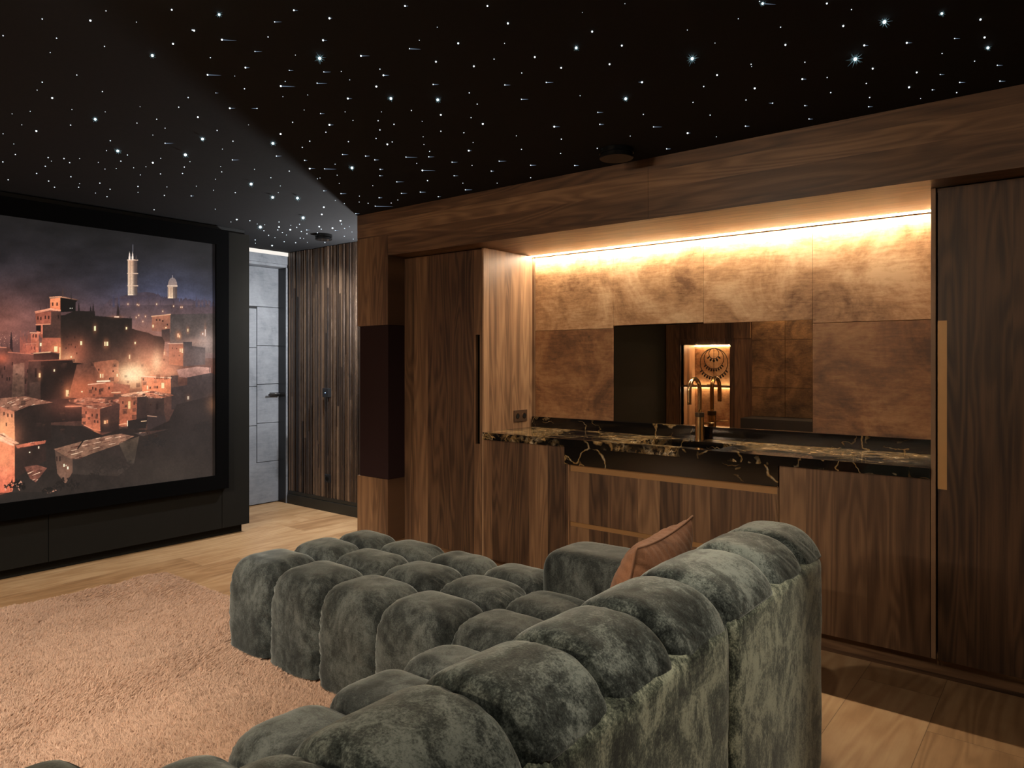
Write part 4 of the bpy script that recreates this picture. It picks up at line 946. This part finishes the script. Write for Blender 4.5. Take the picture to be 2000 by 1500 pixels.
np_mesh('rug_base', np.stack([gx.ravel(), gy.ravel(), Z.ravel()*.9], 1), q, plain('rug_backing', srgb(206, 172, 146), .95), rug)
NB = 1500000
px_ = RNG.uniform(rx0-.003, rx1, NB); py_ = RNG.uniform(ry0, ry1+.003, NB)
# keep blades where the photo's viewpoint side is open (not beneath the sofa)
keep = ~((px_ > -3.15) & (py_ > 1.98)) & ~(px_ > -1.78) & (-math.sin(YAW)*px_+math.cos(YAW)*py_ > 2.25)
px_, py_ = px_[keep], py_[keep]; nb_ = len(px_)
CS = .0105
ci, cj = np.floor(px_/CS).astype(int), np.floor(py_/CS).astype(int); hsh = np.random.default_rng(77).random((512, 512, 5))
hh = hsh[ci & 511, cj & 511]; ccx, ccy = (ci+.2+.6*hh[:, 0])*CS, (cj+.2+.6*hh[:, 1])*CS
ang = 2.2+(fbm(ccx*1.6+11, ccy*1.6+7, 101, 3)-.5)*4+(hh[:, 2]-.5)*1.5+RNG.normal(0, .2, nb_)
lean = .45+.85*fbm(ccx*2.6+31, ccy*2.6+3, 111, 3)+(hh[:, 3]-.5)*.4+RNG.normal(0, .08, nb_)
ln = (.018+.008*hh[:, 4])*RNG.uniform(.75, 1.05, nb_); wdt = RNG.uniform(.0007, .0014, nb_)
hz = rug_h(px_, py_)*.9-.002
dx, dy = np.cos(ang), np.sin(ang); sl, cl_ = np.sin(lean.clip(.1, 1.4)), np.cos(lean.clip(.1, 1.4))
base_ = np.stack([px_, py_, hz], 1); tw = RNG.uniform(-1.25, 1.25, nb_); ct, st_ = np.cos(tw), np.sin(tw)
side_ = np.stack([-dy*ct-dx*cl_*st_, dx*ct-dy*cl_*st_, sl*st_], 1)*wdt[:, None]
pull = np.stack([ccx-px_, ccy-py_, 0*px_], 1)
mid_ = base_+pull*.3+np.stack([dx*sl*.4, dy*sl*.4, cl_*.6], 1)*ln[:, None]; tip_ = base_+pull*.75+np.stack([dx*sl, dy*sl, cl_*.85+.08], 1)*ln[:, None]
V = np.stack([base_+side_, base_-side_, mid_-side_*.8, mid_+side_*.8, tip_+side_*.15, tip_-side_*.15], 1).reshape(-1, 3)
b0 = np.arange(nb_)*6; Fq = np.concatenate([np.stack([b0, b0+1, b0+2, b0+3], 1), np.stack([b0+3, b0+2, b0+5, b0+4], 1)])
pile = np_mesh('pile', V, Fq, plain('rug_backing', srgb(206, 172, 146), .95), rug); pile['kind'] = 'stuff'

# ================================================================== CEILING FIXTURES AND STARS
def disc_light(x, y, r, label):
    e = empty('ceiling_downlight', (x, y, CEIL-.04), label, 'ceiling light', 'black round surface-mounted ceiling lights')
    bm = bmesh.new(); add_cyl(bm, (x, y, CEIL-.012), r, .023, 'Z', 48, .003); from_bm('upper_ring', bm, M['ceil_fix'], e)
    bm = bmesh.new(); add_cyl(bm, (x, y, CEIL-.026), r*.86, .006, 'Z', 48); from_bm('groove', bm, M['black'], e)
    bm = bmesh.new(); add_cyl(bm, (x, y, CEIL-.038), r*.98, .018, 'Z', 48, .003); from_bm('lower_ring', bm, M['ceil_fix'], e)
disc_light(-1.86, 3.20, .088, 'black round surface-mounted ceiling light above the walnut bulkhead joint')
disc_light(-5.05, 3.76, .072, 'black round surface-mounted ceiling light in the hall near the slatted wall')
spot('hall_downlight_lamp', (-5.05, 3.76, CEIL-.052), (-6.1, 3.80, .6), 62, 120, (1, .96, .92), .02, .8)
for (x, y, t_, p_, c_) in FILL_SPOTS:
    e = empty('fill_spot', (x, y, CEIL-.01), 'small black recessed ceiling spot, added out of view as fill light', 'ceiling light', 'added fill spots in the ceiling')
    bm = bmesh.new(); bmesh.ops.create_circle(bm, segments=24, radius=.04)
    r1 = [v for v in bm.verts]; r2 = [bm.verts.new((v.co.x*.75, v.co.y*.75, 0)) for v in r1]
    for i_ in range(24): bm.faces.new((r1[i_], r1[(i_+1) % 24], r2[(i_+1) % 24], r2[i_]))
    for v in bm.verts: v.co += Vector((x, y, CEIL-.003))
    from_bm('bezel', bm, M['ceil_fix'], e)

ST = """12,137,2 165,72,2 196,203,1 221,147,2 353,78,3 414,40,2 533,84,1 408,179,2 595,217,4 300,291,2 165,319,2 145,350,1 400,356,2 204,381,3 118,433,1 47,443,1 85,486,1 281,426,1 276,487,2 372,466,4 411,435,1 547,415,1 142,510,3 12,521,1 54,561,1 60,602,2 11,631,2 188,614,2 201,628,1 250,618,2 272,634,2 177,648,2 311,618,1 143,676,2 190,706,2 277,689,2 32,701,2 213,730,2 307,730,2 311,716,1 384,633,1 410,659,1 390,714,2 430,738,2 418,767,2 373,753,1 460,590,4 431,548,2 416,587,1 498,604,2 472,628,2 454,657,1 522,654,1 535,479,2 612,464,2 645,499,1 597,526,1 645,558,2,30 628,617,1 597,634,3 570,650,1 548,682,1 627,678,2 539,727,2 539,750,1 642,762,2 652,729,1 602,818,2 713,676,2 720,651,2 742,630,1 724,605,4 791,543,4 773,456,3 698,417,2 735,379,2 848,508,2 910,550,2 869,581,1 908,623,2,25 862,649,1 866,670,2 842,699,1 767,726,1 747,764,2,10 834,742,1 919,751,2 981,719,4 841,816,1 925,856,3 902,866,1 976,861,2 1005,874,1 1017,887,4 1031,900,2 1049,918,2 997,936,2 998,949,1 1034,877,1 1090,866,2 1090,885,3 1085,897,2 1103,907,2 1119,917,1 1110,943,2 1074,927,1 1063,958,3 1136,879,1 1134,896,3 1159,887,2 1170,875,2 1177,903,2 1155,947,2 1186,931,1 1173,929,2 1198,897,2,14 1199,912,2 1201,946,1 1184,851,4 1247,884,3 1255,894,2 1299,890,3 1310,899,2,14 1240,908,2 1330,861,3 1334,874,2 1365,884,1 1346,891,2 1375,905,1 1269,946,2 1257,836,3 1265,808,3 1162,774,4 1065,771,4 1087,751,1 1095,725,1 1058,693,2 994,660,1 1130,667,2 1345,922,2 1345,794,1 1310,782,1 1265,744,2,12 1390,833,2,14 1380,933,1
671,36,3 856,57,4 758,117,3 751,115,2 676,169,3 867,153,3,50 1148,38,3,15 1073,83,2,25 1047,142,2 1287,69,3,10 1262,155,3,15 1249,228,5 1265,279,2,25 1239,323,2,35 1097,334,3,50 1130,273,2,15 1154,213,1 996,199,2,25 959,262,3,15 822,223,2 811,290,3,45 955,345,2 843,361,1,10 917,295,1 1114,316,1 1105,376,1 1202,369,1 1333,277,1 1366,310,1 1410,216,3,30 1484,268,2 1498,292,3,20 1470,336,3 1600,188,2,40 1638,155,1 1708,104,1 1582,21,3,12 1790,167,3 1703,239,3 1851,257,3 1930,229,2 1971,167,1 1984,89,3 1904,21,3 1972,330,2,20 1692,328,2,20 1833,361,2 1864,405,2 1710,390,4 1722,447,3 1840,458,2 1886,482,3 1722,511,2 1812,517,2 1848,555,1 1831,587,3,10 1607,430,2 1649,472,1 1527,385,4 1490,435,1 1477,470,2 1539,484,2 1484,506,2 1469,539,2 1532,553,2 1513,562,3 1361,552,2 1379,469,1 1348,435,1 1359,383,3,15 1252,442,2,15 1188,428,1 1143,476,2 1287,486,3,15 1273,515,2 1210,550,2 1181,574,2 1096,522,3 1066,560,4 1080,608,2,20 971,486,1 1004,422,2,-20 898,421,3,20 1338,602,2,20 1309,640,1 1190,625,2,10 1210,657,3,20 1268,658,2,40 1250,694,1 1240,697,1 1317,683,1 1325,715,1 1375,656,4 1332,755,2,20 1428,608,2,15 1464,623,2,15 1485,660,2,12 1484,685,2,12 1456,724,1,15 1404,765,1 1438,793,1 1403,788,1 1550,709,2,25 1568,754,2,20 1481,771,2,12 1528,792,1 1554,780,1 1466,804,2,60 1586,612,2,40 1628,637,1 1678,590,2 1675,611,2,20 1656,563,1 1653,533,1 1766,632,2,20 1844,645,1 1650,664,3,45 1670,704,2 1642,749,2,20 1712,767,2,10 1774,685,2,15 1808,714,1 1818,740,2,25 1919,667,2,10 1950,628,2,25 1942,714,1
2441,12,1 2967,3,2 2979,14,4,50 3230,11,3 3326,35,2 3455,86,5 3294,99,3 3679,53,4 3830,74,3 2275,46,1 2313,121,3 2251,187,4 2429,176,3 2089,221,3 2192,263,3 2038,283,2 2134,320,2,25 2037,386,2,25 2381,249,3 2508,319,3,-14 2444,386,4 2266,372,1 2704,229,5 2801,291,3 2749,336,2 2707,398,2 2685,115,1 2793,166,1 2884,71,1 3049,104,2 3068,173,3 2934,249,2 2936,258,1 2948,343,3 2914,389,2 3018,401,2,-14 3144,241,2 3134,307,3,15 3231,301,2 3245,360,2 3144,411,2,10 3160,463,2,15 3376,175,3,15 3341,231,6 3409,266,3 3384,324,2 3397,379,2 3393,415,2,15 3542,165,3,20 3581,281,3 3551,339,3 3680,207,2 3673,289,2,15 3729,148,2,20 3846,144,3 3859,187,4 3807,237,2 3896,253,2,20 3749,320,2,20 3642,349,2,10 3737,360,2 3906,315,2,20 3596,383,1 2335,437,2,20 2343,484,2,15 2513,445,2 2553,494,2,30 2686,518,3,10 2774,448,2 2912,491,2,15 2165,493,3,20 2193,542,2 2190,598,2 2333,578,2 2462,530,1 2604,580,2,15 2798,533,1 2037,582,2 2017,529,1 2073,644,2,20 2245,645,2,15 2073,693,2 2371,618,1"""
stars = []
for tok in ST.split():
    v = [float(a) for a in tok.split(',')]; px, py, s = v[0]/2, v[1]/2, int(v[2]); spill_len = v[3]/2 if len(v) > 3 else 0
    u = (px-1000)/1390; vv = -(py-708)/1390; D = Vector((-math.sin(YAW)+u*math.cos(YAW), math.cos(YAW)+u*math.sin(YAW), vv)); tt = (CEIL-CAM_H)/vv
    stars.append((D.x*tt, D.y*tt, tt, s, spill_len))
sc_ = [emis('star_glow_small', (.80, .90, 1, 1), 1.4, False), emis('star_glow', (.82, .93, 1, 1), 3.0, False), emis('star_spill_glow', (.45, .62, .85, 1), .5, False), emis('star_flare_glow', (.4, .7, .78, 1), .7, False)]
def star_mesh(r, mat, spikes=0, spill_len=0.0, tdir=(1, 0)):
    bm = bmesh.new(); bmesh.ops.create_uvsphere(bm, u_segments=10, v_segments=8, radius=r)
    me = bpy.data.meshes.new('star_light'); bm.to_mesh(me); bm.free(); me.materials.append(mat); return me
def flat_blades(name, blades, mat, loc, parent):
    """glowing streaks just under the ceiling that stand for spilled starlight"""
    bm = bmesh.new()
    for (ax_, ay_, L_, w_) in blades:
        px2, py2 = -ay_, ax_
        b = [bm.verts.new((px2*w_, py2*w_, 0)), bm.verts.new((-px2*w_, -py2*w_, 0)), bm.verts.new((0, 0, -w_)), bm.verts.new((ax_*L_, ay_*L_, 0))]
        bm.faces.new((b[0], b[2], b[3])); bm.faces.new((b[2], b[1], b[3])); bm.faces.new((b[1], b[0], b[3]))
    me = bpy.data.meshes.new(name); bm.normal_update(); bm.to_mesh(me); bm.free(); me.materials.append(mat)
    o = bpy.data.objects.new(name, me); COL.objects.link(o); o.parent = parent; return o
RPX = {1: .68, 2: 1.02, 3: 1.55, 4: 2.3, 5: 2.9, 6: 3.3}
order = sorted(range(len(stars)), key=lambda i: (-stars[i][3], stars[i][2]))
mesh_cache = {}
rest = []
for n_, i in enumerate(order):
    x, y, tt, s, spill_len = stars[i]; pxm = tt/1390
    r = RPX[s]*pxm; key = (s, round(tt*2)/2)
    if n_ >= 300: rest.append((x, y, r)); continue
    if key not in mesh_cache: mesh_cache[key] = star_mesh(RPX[s]*key[1]/1390, sc_[0] if s < 3 else sc_[1])
    o = bpy.data.objects.new('star_light', mesh_cache[key]); o.location = (x, y, CEIL-.002); COL.objects.link(o)
    if s >= 4: tag(o, 'large bright star light with modelled lens flare rays in the black ceiling', 'star light', 'large star lights in the black ceiling')
    elif spill_len: tag(o, 'small star light with its light spill modelled as a streak in the black ceiling', 'star light', 'star lights with a modelled spill streak in the black ceiling')
    else: tag(o, 'small white pinpoint star light in the black ceiling', 'star light', 'pinpoint star lights in the black ceiling')
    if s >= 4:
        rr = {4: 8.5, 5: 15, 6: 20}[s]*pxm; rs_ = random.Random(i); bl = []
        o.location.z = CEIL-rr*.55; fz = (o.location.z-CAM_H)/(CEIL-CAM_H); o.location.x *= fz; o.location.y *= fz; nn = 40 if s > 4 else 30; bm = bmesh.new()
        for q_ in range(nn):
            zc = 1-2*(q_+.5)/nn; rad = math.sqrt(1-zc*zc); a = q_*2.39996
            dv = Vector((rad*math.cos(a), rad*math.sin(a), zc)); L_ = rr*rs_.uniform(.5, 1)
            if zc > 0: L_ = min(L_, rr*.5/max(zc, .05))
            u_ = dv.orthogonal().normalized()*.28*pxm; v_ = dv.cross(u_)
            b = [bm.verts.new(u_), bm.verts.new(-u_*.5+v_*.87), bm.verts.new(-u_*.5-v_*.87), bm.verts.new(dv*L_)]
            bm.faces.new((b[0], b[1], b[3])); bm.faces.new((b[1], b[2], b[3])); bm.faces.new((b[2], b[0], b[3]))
        from_bm('star_flare', bm, sc_[3]).parent = o  # lens diffraction spikes of bright stars, built as glowing needles
    if spill_len:
        dd = Vector((math.cos(YAW), math.sin(YAW)))*(1 if spill_len > 0 else -1)
        ang_ = .0 if abs(spill_len) < 20 else .12; dd = Vector((dd.x*math.cos(ang_)-dd.y*math.sin(ang_), dd.x*math.sin(ang_)+dd.y*math.cos(ang_)))
        flat_blades('star_spill', [(dd.x, dd.y, abs(spill_len)*1.15*pxm, .85*pxm)], sc_[2], None, o)  # fibre light spilling along the ceiling, built as a glowing sliver
bm = bmesh.new()
for (x, y, r) in rest:
    res_ = bmesh.ops.create_uvsphere(bm, u_segments=8, v_segments=6, radius=r)
    for v in res_['verts']: v.co += Vector((x, y, CEIL-.002))
if rest: tag(from_bm('faint_star_lights', bm, sc_[0]), 'scatter of the faintest star lights across the black ceiling', 'star lights', kind='stuff')
